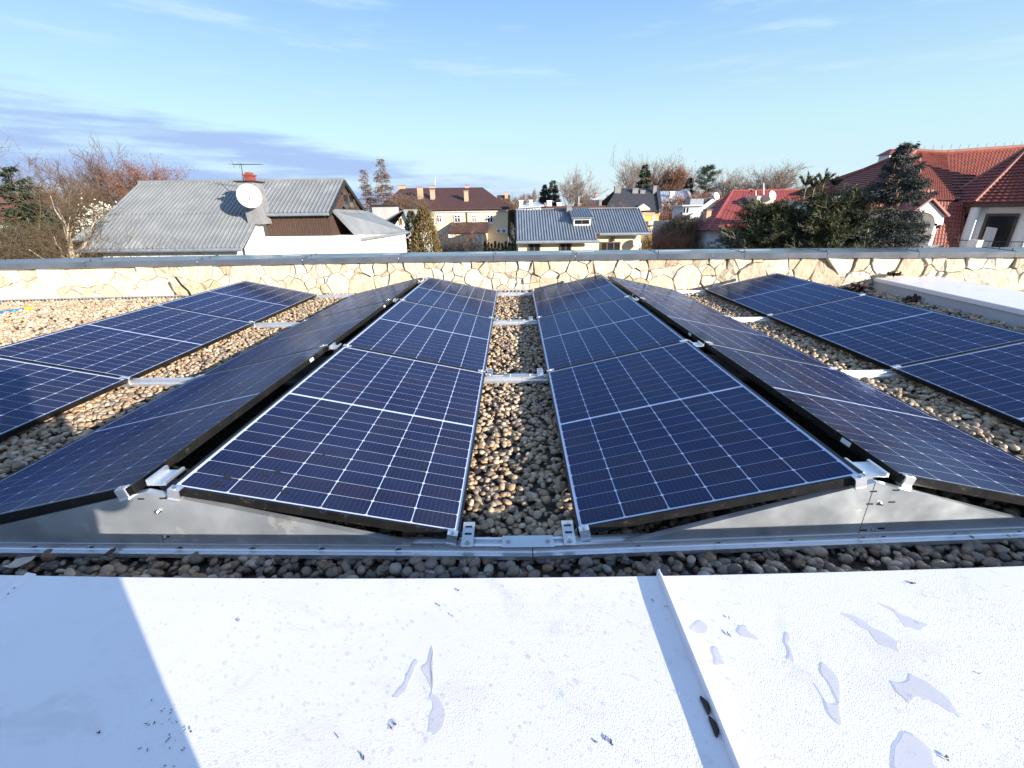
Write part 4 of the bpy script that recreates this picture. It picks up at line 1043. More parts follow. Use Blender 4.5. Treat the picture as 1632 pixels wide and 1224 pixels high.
# ------------------------------------------------------------------ photographer (out of frame; throws the shadow on the left)
def photographer():
    t = thing('person', (-.165, -.07, -.58), 'photographer in a dark jacket whose shadow falls on the left', 'person')
    P = {'pel': (0, 0, .92, .15), 'waist': (0, 0, 1.08, .135), 'chest': (0, .02, 1.30, .165), 'neck': (0, .03, 1.48, .060), 'chin': (0, .05, 1.56, .075), 'head': (0, .045, 1.66, .093),
         'ls': (-.19, .02, 1.39, .062), 'le': (-.27, .16, 1.20, .050), 'lw': (-.06, .10, 1.36, .034), 'lh': (.02, .10, 1.42, .030), 'rs': (.19, .02, 1.39, .062), 're': (.32, .02, 1.22, .050), 'rw': (.30, -.02, 1.46, .034), 'rh': (.32, -.02, 1.54, .030),
         'lhip': (-.10, 0, .86, .10), 'lk': (-.11, .03, .48, .068), 'la': (-.11, 0, .09, .046), 'lt': (-.11, .16, .04, .036), 'rhip': (.10, 0, .86, .10), 'rk': (.11, .03, .48, .068), 'ra': (.11, 0, .09, .046), 'rt': (.12, .16, .04, .036)}
    names = list(P); E = [('pel', 'waist'), ('waist', 'chest'), ('chest', 'neck'), ('neck', 'chin'), ('chin', 'head'), ('chest', 'ls'), ('ls', 'le'), ('le', 'lw'), ('lw', 'lh'), ('chest', 'rs'), ('rs', 're'), ('re', 'rw'), ('rw', 'rh'),
                          ('pel', 'lhip'), ('lhip', 'lk'), ('lk', 'la'), ('la', 'lt'), ('pel', 'rhip'), ('rhip', 'rk'), ('rk', 'ra'), ('ra', 'rt')]
    me = bpy.data.meshes.new('body'); me.from_pydata([P[n_][:3] for n_ in names], [(names.index(a), names.index(b)) for a, b in E], [])
    me.materials.append(MT['iron'])
    o = bpy.data.objects.new('body', me); COL.objects.link(o); o.parent = t
    md = o.modifiers.new('skin', 'SKIN'); md.use_smooth_shade = True
    for i, n_ in enumerate(names):
        sv = me.skin_vertices[0].data[i]; sv.radius = (P[n_][3],) * 2; sv.use_root = (n_ == 'pel')
    o.modifiers.new('sub', 'SUBSURF').levels = 1; o.modifiers['sub'].render_levels = 1
    # hair
    v, f = icosphere(2); v = v * (.100, .112, .105) + (0, .03, 1.69); v = v[:]
    keep = [tuple(x) for x in f if v[list(x)][:, 2].mean() > 1.66 or v[list(x)][:, 1].mean() < .0]
    g = MB(); g.v = [tuple(x) for x in v]; g.f = keep; g.mi = [0] * len(keep); g.build('hair', 'leaf_dark', t, smooth=True, local=True)
photographer()
#BACKGROUND#
# ------------------------------------------------------------------ vegetation builders
def tubes(name, segs, mats, parent, n=3):
    """many tapered tubes at once: segs rows p0(3) p1(3) r0 r1."""
    A = np.array(segs, float); p0, p1, r0, r1 = A[:, 0:3], A[:, 3:6], A[:, 6], A[:, 7]
    d = p1 - p0; d /= np.maximum(1e-9, np.linalg.norm(d, axis=1))[:, None]
    up = np.where(np.abs(d[:, 2:3]) < .9, np.array([[0, 0, 1.0]]), np.array([[1.0, 0, 0]]))
    a = np.cross(d, up); a /= np.linalg.norm(a, axis=1)[:, None]; b = np.cross(d, a)
    V = []
    for p, r in ((p0, r0), (p1, r1)):
        for k in range(n):
            t = 2 * PI * k / n; V.append(p + r[:, None] * (math.cos(t) * a + math.sin(t) * b))
    V = np.stack(V, 1); m = len(A); base = (np.arange(m) * 2 * n)[:, None]
    F = np.concatenate([base + np.array([[k, n + k, n + (k + 1) % n, (k + 1) % n]]) for k in range(n)], 0)
    return np_mesh(name, V.reshape(-1, 3), F, mats, parent, smooth=n > 4)

def leaves(name, pos, dirs, length, width, mats, parent, r, quad=True, droop=0.0):
    """leaf-sized faces: each a slim kite along its own direction."""
    pos = np.asarray(pos, float); d = np.asarray(dirs, float); m = len(pos)
    d = d / np.maximum(1e-9, np.linalg.norm(d, axis=1))[:, None]
    b = np.cross(d, r.normal(0, 1, (m, 3))); b /= np.maximum(1e-9, np.linalg.norm(b, axis=1))[:, None]
    L_ = (length * r.uniform(.6, 1.35, m))[:, None]; W_ = (width * r.uniform(.6, 1.35, m))[:, None]
    V = np.stack([pos, pos + d * L_ * .5 + b * W_ * .5, pos + d * L_ + np.array([0, 0, -droop]) * L_, pos + d * L_ * .5 - b * W_ * .5], 1)
    F = np.arange(m * 4).reshape(m, 4)
    return np_mesh(name, V.reshape(-1, 3), F, mats, parent)

def bare_tree(name, label, base, top, spread, seed, trunk_r=.16, tw='twig', bark='bark', fork=.25, lv=(9, 7, 6, 5), up=.5, twig_r=.012, group=None, lean=(0, 0), leafm=None, nleaf=0, leafsz=.12, multi=1, cat='tree', droop=0.0, wob=.16):
    r = random.Random(seed); H = top - base[2]
    t = thing(name, base, label, cat, group)
    big, small, tips = [], [], []
    def seg_path(p, d, L_, rad, lev, nseg):
        pts = [(p.copy(), rad)]
        for i in range(nseg):
            wb = wob if lev else .035
            d = d + np.array([r.gauss(0, wb), r.gauss(0, wb), r.gauss(0, wb * .6) + (.06 * up if lev else 0) - (droop if lev >= 2 else 0)]); d /= np.linalg.norm(d)
            p = p + d * (L_ / nseg); rad2 = rad * (1 - (i + 1) / nseg * (.72 if lev else .62)); pts.append((p.copy(), rad2))
            (big if lev <= 1 else small).append((*pts[-2][0], *pts[-1][0], pts[-2][1], pts[-1][1]))
        return pts, d
    def grow(p, d, L_, rad, lev):
        nseg = (7, 5, 4, 2, 1)[min(lev, 4)]
        pts, dl = seg_path(p, d, L_, max(rad, twig_r * .7), lev, nseg)
        if lev >= len(lv):
            tips.append(pts[-1][0]); return
        for j in range(lv[lev]):
            u = fork + (1 - fork) * ((j + r.random()) / lv[lev]) if lev == 0 else .18 + .82 * ((j + r.random()) / lv[lev])
            k = min(int(u * nseg), nseg - 1); fr = u * nseg - k
            q = pts[k][0] * (1 - fr) + pts[k + 1][0] * fr; rr = pts[k][1] * (1 - fr) + pts[k + 1][1] * fr
            az_ = r.uniform(0, 2 * PI); dd = (pts[k + 1][0] - pts[k][0]); dd /= np.linalg.norm(dd)
            a = np.cross(dd, (0, 0, 1.0) if abs(dd[2]) < .95 else (1.0, 0, 0)); a /= np.linalg.norm(a); b = np.cross(dd, a)
            ang = r.uniform(.45, .95) * (1.0 if lev else spread_ang)
            nd = dd * math.cos(ang) + (a * math.cos(az_) + b * math.sin(az_)) * math.sin(ang); nd[2] += up * .25; nd /= np.linalg.norm(nd)
            ll = (H * spread * (1 - .50 * (u - fork) / (1 - fork)) if lev == 0 else L_ * r.uniform(.42, .68)) * r.uniform(.8, 1.15)
            grow(q, nd, ll, rr * r.uniform(.42, .62), lev + 1)
    spread_ang = .95
    for m_ in range(multi):
        d0 = np.array([lean[0] + (r.gauss(0, .22) if multi > 1 else r.gauss(0, .03)), lean[1] + (r.gauss(0, .22) if multi > 1 else 0), 1.0]); d0 /= np.linalg.norm(d0)
        grow(np.array(base, float) + (np.array([r.gauss(0, .15), r.gauss(0, .15), 0]) if multi > 1 else 0), d0, H * (.76 if multi == 1 else r.uniform(.6, .9)), trunk_r, 0)
    tubes('trunk', big, bark, t, 7)
    cr = tubes('crown', small, tw, t, 3)
    if nleaf:
        q = np.random.default_rng(seed); T = np.array(tips); i = q.integers(0, len(T), nleaf)
        leaves('foliage', T[i] + q.normal(0, leafsz * 1.2, (nleaf, 3)), q.normal(0, 1, (nleaf, 3)) + (0, 0, -.3), leafsz, leafsz * .6, leafm, t, q)
    return t

def conifer(name, label, base, top, radius, seed, whorls=26, per=8, clump=12, needle=.16, matn='fir', bare=.08, group=None, droop=.35, irregular=.25, cones=0, twig='bark', power=.85, cat='tree', nw=.28):
    r = random.Random(seed); q = np.random.default_rng(seed); H = top - base[2]; t = thing(name, base, label, cat, group)
    b = np.array(base, float)
    big = []; p = b.copy()
    for k in range(8):
        p2 = b + np.array([r.gauss(0, .02), r.gauss(0, .02), H * (k + 1) / 8]); big.append((*p, *p2, .02 * H * (1 - k / 8) + .01, .02 * H * (1 - (k + 1) / 8) + .008)); p = p2
    br, P, D, tipz = [], [], [], []
    for wq in range(whorls):
        u = bare + (1 - bare) * (wq + r.random() * .6) / whorls; z = b[2] + H * u
        R = radius * (1 - u) ** power
        for _ in range(per if u < .9 else max(3, per // 2)):
            a = r.uniform(0, 2 * PI); L_ = (R * r.uniform(1 - irregular * 1.6, 1 + irregular) + .04 * radius)
            s0 = b + np.array([0, 0, z - b[2]]); dz = -droop * L_ * r.uniform(.4, 1.3) + (.55 * L_ if u > .85 else 0)
            prev = s0
            for k in range(1, 5):
                f = k / 4; x = s0 + np.array([math.cos(a) * L_ * f, math.sin(a) * L_ * f, dz * (f - .25 * f * f) + .10 * L_ * f ** 3]); br.append((*prev, *x, .018 * (1.1 - f) + .004, .018 * (1.1 - f) + .002))
                n_ = max(2, int(clump * f * (.4 + L_ / radius)))
                for _k in range(n_):
                    g_ = r.random(); c_ = prev + (x - prev) * g_
                    side = np.array([-math.sin(a), math.cos(a), 0]) * r.gauss(0, .20 * L_ * (1.1 - .6 * f))
                    P.append(c_ + side + np.array([0, 0, r.gauss(0, .03) - abs(r.gauss(0, .05)) * L_])); D.append(np.array([math.cos(a) + r.gauss(0, .5), math.sin(a) + r.gauss(0, .5), r.gauss(-.15, .35)]))
                prev = x
            tipz.append(prev)
    tubes('trunk', big, 'bark', t, 6); tubes('branches', br, twig, t, 3)
    leaves('crown', P, D, needle, needle * nw, matn, t, q, droop=.2)
    if cones:
        T = [x for x in tipz if x[2] > b[2] + H * .62]; i = q.integers(0, len(T), cones)
        leaves('cones', np.array([T[j] for j in i]) + q.normal(0, .06, (cones, 3)), np.tile([0, 0, -1.0], (cones, 1)) + q.normal(0, .15, (cones, 3)), .12, .05, 'cones', t, q)['kind'] = 'stuff'
    return t

def tuft_pine(name, label, base, top, radius, seed, nb=60, matn='pine', needle=.13, per=16, shape=1.0, candles=(), group=None, flat=.5, z0=.12, lean=0.0):
    """pine: limbs ending in dense tufts of long needles."""
    r = random.Random(seed); q = np.random.default_rng(seed); b = np.array(base, float); H = top - b[2]; t = thing(name, base, label, 'tree', group)
    big = [(*b, *(b + (lean * H, 0, H * .93)), .05 + .015 * H, .03)]; br = []; C, CD = [], []
    for k in range(nb):
        u = z0 + (1 - z0) * (k + r.random()) / nb; v_ = (u - z0) / (1 - z0); R = radius * max(.12, (1 - v_ ** 2.2)) ** .55 * shape
        a = r.uniform(0, 2 * PI); L_ = R * r.uniform(.45, 1.12); s0 = b + np.array([lean * H * u, 0, H * u * .97]); prev = s0
        d = np.array([math.cos(a), math.sin(a), flat * r.uniform(-.1, .8)])
        for j in range(1, 6):
            f = j / 5; x = s0 + d * L_ * f + np.array([0, 0, .18 * L_ * f * f]) + q.normal(0, .03 * L_, 3); br.append((*prev, *x, .03 * (1.1 - f) + .005, .03 * (1.1 - f)))
            if j >= 2:
                for _ in range(4 if j < 5 else 6):
                    e = q.normal(0, 1, 3); e[2] = abs(e[2]) * .7 + .2; e /= np.linalg.norm(e); e = e * .6 + d * .5
                    s1 = prev + (x - prev) * r.random(); L2 = .22 * radius * r.uniform(.3, .9); s2 = s1 + e * L2; br.append((*s1, *s2, .007, .004)); C.append(s2); CD.append(e / np.linalg.norm(e))
            prev = x
    KP, KD = [], []
    for (cx_, cy_, cz_, h_) in candles:
        s1 = np.array([cx_, cy_, cz_]); shoots = [(s1, np.array([0, 0, 1.0]), h_)]
        for a in np.linspace(0, 2 * PI, 6)[:-1]:
            e = np.array([math.cos(a + h_ * 9), math.sin(a + h_ * 9), 1.15]); shoots.append((s1 + (0, 0, h_ * .15), e / np.linalg.norm(e), h_ * .75))
        br.append((*(s1 - (0, 0, h_ * 1.6)), *s1, .02, .016))
        for j in range(130):
            sd = q.normal(0, 1, 3); sd[2] = .5; KP.append(s1 - np.array([0, 0, h_ * 1.6 * q.random()]) + sd * .02); KD.append(sd)
        for p_, e, l_ in shoots:
            br.append((*p_, *(p_ + e * l_), .016, .010))
            for j in range(110):
                f = j / 110; sd = q.normal(0, 1, 3); sd -= e * (sd @ e); sd /= np.linalg.norm(sd); KP.append(p_ + e * l_ * f); KD.append(e * .9 + sd * .45)
    if KP: leaves('shoots', KP, KD, .085, .012, matn, t, q)
    tubes('trunk', big, 'bark', t, 8); tubes('branches', br, 'bark', t, 3)
    C = np.repeat(np.array(C), per, 0); CD = np.repeat(np.array(CD), per, 0); n_ = len(C)
    along = q.uniform(-.5, .3, n_)[:, None] * needle * 1.4
    D = CD * .85 + q.normal(0, .62, (n_, 3)); leaves('crown', C + CD * along, D, needle, needle * .085 + .004, matn, t, q)
    return t

def thuja(name, label, base, top, radius, seed, n=5000, matn='thuja', size=.16, group=None, taper=.55, cat='conifer'):
    q = np.random.default_rng(seed); H = top - base[2]; t = thing(name, base, label, cat, group)
    u = q.uniform(0, 1, n) ** .85; a = q.uniform(0, 2 * PI, n)
    prof = np.minimum(1, (1 - u) * 2.3) ** taper * (.75 + .25 * np.minimum(1, u * 5))
    lump = np.array([1 + .26 * mnoise.noise(Vector((math.cos(x) * 1.8 + seed, math.sin(x) * 1.8, y * H * 1.1))) for x, y in zip(a, u)])
    R = radius * prof * lump * (1 - np.abs(q.normal(0, .13, n)))
    P = np.column_stack([base[0] + R * np.cos(a), base[1] + R * np.sin(a), base[2] + .1 + u * H * .96])
    D = np.column_stack([np.cos(a) * .5 + q.normal(0, .25, n), np.sin(a) * .5 + q.normal(0, .25, n), .9 + q.normal(0, .25, n)])
    tubes('trunk', [(*base, base[0], base[1], base[2] + H * .9, .06, .02)], 'bark', t, 6)
    leaves('crown', P, D, size, size * .42, matn, t, q)
    return t

def scrub(name, label, base, w, d, h, seed, n=400, tw='twig', lm=None, nl=0, group=None, cat='bush', rr=.012):
    """leafless thicket: many stems fanning from the ground, with side twigs."""
    r = random.Random(seed); t = thing(name, base, label, cat, group); sg = []; tips = []
    for _ in range(n):
        p = np.array([base[0] + r.uniform(-w, w) * .9, base[1] + r.uniform(-d, d) * .8, base[2]]); hh = h * r.uniform(.82, 1.0) * (1 - .10 * abs((p[0] - base[0]) / w))
        sp = .26 * w / h
        dv = np.array([r.gauss(0, sp), r.gauss(0, sp), 1.0])
        for k in range(4):
            dv = dv + np.array([r.gauss(0, sp * .6), r.gauss(0, sp * .6), 0]); p2 = p + dv * hh / 4; sg.append((*p, *p2, rr * (1.3 - k * .25), rr * (1.05 - k * .25)))
            if k:
                for _k in range(3):
                    e = np.array([r.gauss(0, .6), r.gauss(0, .6), r.uniform(.2, 1)]); p3 = p2 + e * min(h, 3.2 * w) * r.uniform(.06, .16); sg.append((*p2, *p3, rr * .5, rr * .3)); tips.append(p3)
            p = p2
    tubes('stems', sg, tw, t, 3)
    if nl:
        q = np.random.default_rng(seed); T = np.array(tips); i = q.integers(0, len(T), nl); leaves('foliage', T[i], q.normal(0, 1, (nl, 3)), .09, .06, lm, t, q)
    return t

# ------------------------------------------------------------------ building helpers
def ribbed(bl, br_, tr, tl, n, h=.03, frac=.28):
    """sheet-metal slope: raised ribs running from eave (bl,br) to ridge (tl,tr)."""
    g = MB(); bl, br_, tr, tl = (np.array(p, float) for p in (bl, br_, tr, tl))
    nn = np.cross(br_ - bl, tl - bl); nn /= np.linalg.norm(nn)
    us = []
    for k in range(n):
        us += [((k + .0) / n, 0), ((k + .5 - frac / 2) / n, 0), ((k + .5 - frac / 2 + .06) / n, h), ((k + .5 + frac / 2 - .06) / n, h), ((k + .5 + frac / 2) / n, 0)]
    us.append((1, 0))
    lo = [bl + (br_ - bl) * u + nn * e for u, e in us]; hi = [tl + (tr - tl) * u + nn * e for u, e in us]
    for a, b, c_, d in zip(lo, lo[1:], hi[1:], hi): g.poly([a, b, c_, d])
    # underside and fascia
    g.poly([p - nn * .05 for p in (tl, tr, br_, bl)])
    for a, b in ((bl, br_), (br_, tr), (tr, tl), (tl, bl)): g.poly([a - nn * .05, b - nn * .05, b, a])
    return g

def tiled(bl, br_, tr, tl, rows, cols, lift=.035, wave=.02):
    """tile slope: stepped courses with a wave across each tile."""
    g = MB(); bl, br_, tr, tl = (np.array(p, float) for p in (bl, br_, tr, tl))
    nn = np.cross(br_ - bl, tl - bl)
    if np.linalg.norm(nn) < 1e-6: nn = np.cross(br_ - bl, tr - bl)
    nn /= np.linalg.norm(nn); m = cols * 3
    def pt(u, v): return (bl * (1 - u) + br_ * u) * (1 - v) + (tl * (1 - u) + tr * u) * v
    wv = [wave * (0, 1.0, .75)[k % 3] for k in range(m + 1)]
    for j in range(rows):
        v0, v1 = j / rows, (j + 1) / rows
        i = len(g.v)
        for k in range(m + 1): g.v.append(tuple(pt(k / m, v0) + nn * (wv[k] - .004 if j else -.02)))
        for k in range(m + 1): g.v.append(tuple(pt(k / m, v0) + nn * (lift + wv[k])))
        for k in range(m + 1): g.v.append(tuple(pt(k / m, v1) + nn * wv[k]))
        for k in range(m):
            g.f.append((i + k, i + k + 1, i + m + 2 + k, i + m + 1 + k)); g.f.append((i + m + 1 + k, i + m + 2 + k, i + 2 * m + 3 + k, i + 2 * m + 2 + k)); g.mi += [0, 0]
    return g

def window(parent, x0, x1, z0, z1, y, fr='win_frame', mull=1, ft=.07, pane='pane', depth=.06, sill=False, trans=0):
    """window in a wall facing the viewer (wall face at y): frame with bars, pane set back in it."""
    g = MB(); a, b = y - depth, y + .01
    g.box(x0, x1, a, b, z0, z0 + ft); g.box(x0, x1, a, b, z1 - ft, z1); g.box(x0, x0 + ft, a, b, z0 + ft, z1 - ft); g.box(x1 - ft, x1, a, b, z0 + ft, z1 - ft)
    for k in range(mull):
        xm = x0 + (x1 - x0) * (k + 1) / (mull + 1); g.box(xm - ft * .5, xm + ft * .5, a + .008, b, z0 + ft, z1 - ft)
    if trans: g.box(x0 + ft, x1 - ft, a + .012, b, z0 + (z1 - z0) * trans - ft * .4, z0 + (z1 - z0) * trans + ft * .4)
    if sill: g.box(x0 - .06, x1 + .06, a - .08, b, z0 - .07, z0 - .003)
    o = g.build('window', fr, parent)
    MB().box(x0 + ft * .6, x1 - ft * .6, y - depth * .45, y - depth * .25, z0 + ft * .6, z1 - ft * .6).build('pane', pane, o)
    return o

def wall_box(parent, x0, x1, y0, y1, z0, z1, m, name='wall'):
    return MB().box(x0, x1, y0, y1, z0, z1).build(name, m, parent)

def chimney(parent, x, y, z0, z1, w_, d_, m='brick', cap='cement', pots=0):
    o = MB().box(x - w_ / 2, x + w_ / 2, y - d_ / 2, y + d_ / 2, z0, z1).build('chimney', m, parent)
    MB().box(x - w_ / 2 - .05, x + w_ / 2 + .05, y - d_ / 2 - .05, y + d_ / 2 + .05, z1 + .002, z1 + .09).build('cap', cap, o)
    for k in range(pots):
        xx = x - w_ / 2 + w_ * (k + .5) / pots; MB().tube((xx, y, z1 + .09), (xx, y, z1 + .38), .09, .08, 8).build('pot', m, o)
    return o

def sat_dish(p, rad, az_, el_, label, mount_to, arm=True, group='satellite dishes on the houses'):
    t = thing('satellite_dish', p, label, 'satellite dish', group)
    d = np.array([math.sin(az_) * math.cos(el_), -math.cos(az_) * math.cos(el_), math.sin(el_)]); a = np.cross(d, (0, 0, 1.0)); a /= np.linalg.norm(a); b = np.cross(a, d)
    P = np.array(p, float); g = MB(); n = 22; rings = 5
    for side in (0, 1):
        for j in range(rings + 1):
            rr = rad * j / rings
            for k in range(n):
                th = 2 * PI * k / n; q = P + (a * math.cos(th) * .92 + b * math.sin(th)) * rr + d * (.16 * rad * (j / rings) ** 2 - .012 * side); g.v.append(tuple(q))
        o_ = side * (rings + 1) * n
        for j in range(rings):
            for k in range(n):
                k2 = (k + 1) % n; f = (o_ + j * n + k, o_ + j * n + k2, o_ + (j + 1) * n + k2, o_ + (j + 1) * n + k); g.f.append(f if side == 0 else f[::-1]); g.mi.append(0)
    e = rings * n; e2 = (2 * rings + 1) * n
    for k in range(n): k2 = (k + 1) % n; g.f.append((e + k, e + k2, e2 + k2, e2 + k)); g.mi.append(0)
    g.build('reflector', 'dish', t, smooth=True)
    tip = P + d * rad * .95 - b * rad * .55
    MB().tube(P - b * rad * .95 + d * .12 * rad, tip, .014, .012, 6).build('arm', 'iron', t)
    MB().tube(tip - d * .02, tip + (-d) * .12, .035, .028, 8).build('receiver', 'cement', t)
    MB().path([P - d * .02, P - d * .18, np.array(mount_to, float)], .022, 6).build('mount', 'iron', t)
    return t

# ------------------------------------------------------------------ long house with grey sheet roof (left)
XG, XL = -7.5, -16.7
YR, YE, YS = 21.87, 19.54, 17.75           # ridge, upper eave, skirt eave
ZR, ZE, ZS = 2.47, 1.13, -.09
h = thing('long_house', (-12, 20, GZ), 'long white house with a grey ribbed metal roof and brown wooden gable, left', 'house')
def roofpart(name, pts, n, m='sheet_roof', parent=h, hh=.035): return ribbed(*pts, n, hh).build(name, m, parent)
roofpart('roof', [(XL, YE, ZE), (XG, YE, ZE), (XG, YR, ZR), (XL, YR, ZR)], 52)
roofpart('roof', [(XG, 24.9, .95), (XL, 24.9, .95), (XL, YR, ZR), (XG, YR, ZR)], 46)
sx1 = -10.33
roofpart('lower_roof', [(XL + .05, YS, ZS), (sx1, YS, ZS), (sx1, YE - .004, ZE - .01), (XL + .05, YE - .004, ZE - .01)], 36)
roofpart('lower_roof', [(XL - .72, YS + .62, ZS + .30), (XL + .045, YS + .62, ZS + .30), (XL + .045, YE, ZE), (XL - .02, YE, ZE)], 5)
MB().tube((XL - .02, YR, ZR + .02), (XG + .02, YR, ZR + .02), .06, .06, 8).build('ridge_cap', 'sheet_roof', h)
g = MB(); g.tube((XL + .05, YS - .06, ZS - .06), (sx1, YS - .06, ZS - .06), .065, .065, 8); g.build('gutter', 'sheet_roof2', h)
g = MB(); g.tube((-10.1, YE - .06, ZE - .07), (XG, YE - .06, ZE - .07), .06, .06, 8); g.build('gutter', 'sheet_roof2', h)
# verge boards of the gable
for ya, za, yb, zb in ((YE, ZE, YR, ZR), (24.9, .95, YR, ZR)):
    MB().hexa([(XG + .003, ya, za - .17), (XG + .05, ya, za - .17), (XG + .05, yb, zb - .17), (XG + .003, yb, zb - .17), (XG + .003, ya, za + .015), (XG + .05, ya, za + .015), (XG + .05, yb, zb + .015), (XG + .003, yb, zb + .015)]).build('verge_board', 'iron', h)
# walls
wall_box(h, XL + .6, sx1 - .05, YS + .4, 24.4, GZ, ZS - .12, 'white_wall')
p_ = atY(562, 375.5, 19.62); zc = p_[2]
wall_box(h, sx1 - .045, p_[0] + .1, 19.62, 24.4, GZ, zc, 'white_wall')
g = MB(); g.slab([(sx1 - .02, YS + .22, ZS - .05), (sx1 - .02, 19.615, ZE - .12), (sx1 - .02, 19.615, GZ), (sx1 - .02, YS + .22, GZ)], .03, n=np.array([1.0, 0, 0])); g.build('wall', 'white_wall', h)
# brown boarded upper wall under the eave: boards
g0 = atY(424, 345, 19.72); xb0, xb1 = sx1 + .06, -7.56
nb = 26
for k in range(nb):
    xa = xb0 + (xb1 - xb0) * k / nb; xe = xb0 + (xb1 - xb0) * (k + 1) / nb
    MB().box(xa + .006, xe - .006, 19.75 - .012 * (k % 2), 19.80, zc + .004, ZE - .10).build('board', 'wood', h)
wall_box(h, xb0 - .02, xb1 + .02, 19.801, 24.2, zc + .002, ZE - .12, 'wood')
# gable boarding in plane x = XG
ngb = 16
for k in range(ngb):
    y0 = YE + .30 + (24.5 - YE - .3) * k / ngb; y1 = YE + .30 + (24.5 - YE - .3) * (k + 1) / ngb
    def ztop(y): return (ZE + (ZR - ZE) * (y - YE) / (YR - YE) if y < YR else ZR - (ZR - .95) * (y - YR) / (24.9 - YR)) - .10
    MB().hexa([(XG - .16, y0, ZE - .05), (XG - .12 + .008 * (k % 2), y0 + .006, ZE - .05), (XG - .12 + .008 * (k % 2), y1 - .006, ZE - .05), (XG - .16, y1, ZE - .05), (XG - .16, y0, ztop(y0)), (XG - .12 + .008 * (k % 2), y0 + .006, ztop(y0)), (XG - .12 + .008 * (k % 2), y1 - .006, ztop(y1)), (XG - .16, y1, ztop(y1))]).build('board', 'wood', h)
wall_box(h, XG - .6, XG - .17, YE + .4, 24.4, zc, ZE - .06, 'white_wall')
# gable window
wy0, wy1, wz0, wz1 = 21.55, 23.2, 1.28, 1.95
g = MB()
for a, b, c_, d in ((wy0, wy1, wz0, wz0 + .08), (wy0, wy1, wz1 - .08, wz1), (wy0, wy0 + .1, wz0, wz1), (wy1 - .1, wy1, wz0, wz1), ((wy0 + wy1) / 2 - .05, (wy0 + wy1) / 2 + .05, wz0, wz1)): g.box(XG - .118, XG - .06, a, b, c_, d)
o = g.build('window', 'brown_frame', h); MB().box(XG - .105, XG - .09, wy0 + .05, wy1 - .05, wz0 + .04, wz1 - .04).build('pane', 'pane', o)
# lean-to roof at the gable end
c1, c2 = np.array([XG + .02, 19.85, 1.26]), np.array([XG + .02, 24.6, 1.20])
c4 = atY(573, 380, 20.2); c3 = atY(650, 368.5, 24.6)
g = MB(); g.slab([c4, c3, c2, c1], .07); g.build('side_roof', 'sheet_roof', h)
MB().tube(c4 + (.03, 0, -.06), c3 + (.03, 0, -.06), .055, .055, 8).build('gutter', 'sheet_roof', h)
g = MB(); a_, b_ = c4 + (-.12, .1, -.10), c3 + (-.12, -.1, -.10)
g.hexa([(a_[0], a_[1], GZ), (b_[0], b_[1], GZ), (b_[0] - 1.2, b_[1] - .3, GZ), (p_[0] + .1, 19.7, GZ), a_, b_, (b_[0] - 1.2, b_[1] - .3, b_[2]), (p_[0] + .1, 19.7, zc)]); g.build('wall', 'white_wall', h)
q0, q1 = atY(548, 397, 20.1), atY(624, 383, 23.3); g = MB(); g.slab([q0 + (0, 0, 0), q1, q1 + (-.35, .1, .16), q0 + (-.35, .1, .16)], .05); g.build('canopy', 'ochre_frame', h)
MB().path([atY(653, 369, 24.55), atY(655, 374, 24.5), atY(632, 390, 24.0), atY(631, 400, 24.0)], .035, 6).build('downpipe', 'cement', h)
# chimney with red cowl
cx = atY(404, 320, 19.3)
g = MB().hexa([(cx[0] - .20, 18.95, .72), (cx[0] + .34, 18.95, .72), (cx[0] + .34, 19.85, .72), (cx[0] - .20, 19.85, .72), (cx[0] - .36, 19.0, 2.27), (cx[0] + .24, 19.0, 2.27), (cx[0] + .24, 19.8, 2.27), (cx[0] - .36, 19.8, 2.27)])
ch = g.build('chimney', 'cement', h)
MB().box(cx[0] - .44, cx[0] + .32, 18.93, 19.87, 2.272, 2.315).build('cap', 'iron', ch)
g = MB().box(cx[0] - .14, cx[0] + .12, 19.2, 19.6, 2.318, 2.50); g.box(cx[0] - .18, cx[0] + .16, 19.16, 19.64, 2.502, 2.56); g.box(cx[0] - .10, cx[0] + .08, 19.25, 19.55, 2.562, 2.63); g.build('cowl', 'red_paint', ch)
P = atY(397.5, 313.5, 18.72)
sat_dish(P, .47, math.radians(28), math.radians(22), 'large white satellite dish on the chimney of the long grey roof', (cx[0] - .1, 19.0, P[2] - .1))
t = thing('tv_antenna', (cx[0] - .42, 19.7, 2.2), 'thin yagi television antenna above the long grey roof', 'antenna')
ma, mb_ = atY(388, 296, 19.9), atY(384, 260, 19.9)
MB().tube(ma - (0, 0, .4), mb_, .018, .014, 6).build('mast', 'iron', t)
g = MB(); a, b = atY(371, 262, 20.1), atY(416, 262, 19.6); g.tube(a, b, .010, .010, 5)
for k in range(9):
    q = a + (b - a) * k / 8; hl = .22 - .012 * k; g.tube(q - (.05, hl, 0), q + (.05, hl, 0), .006, .006, 4)
g.tube(a + (-.02, 0, .16), a + (.05, 0, -.16), .010, .008, 4); g.tube(a + (.25, 0, .1), a + (.25, 0, -.14), .007, .007, 4)
g.build('yagi', 'iron', t)

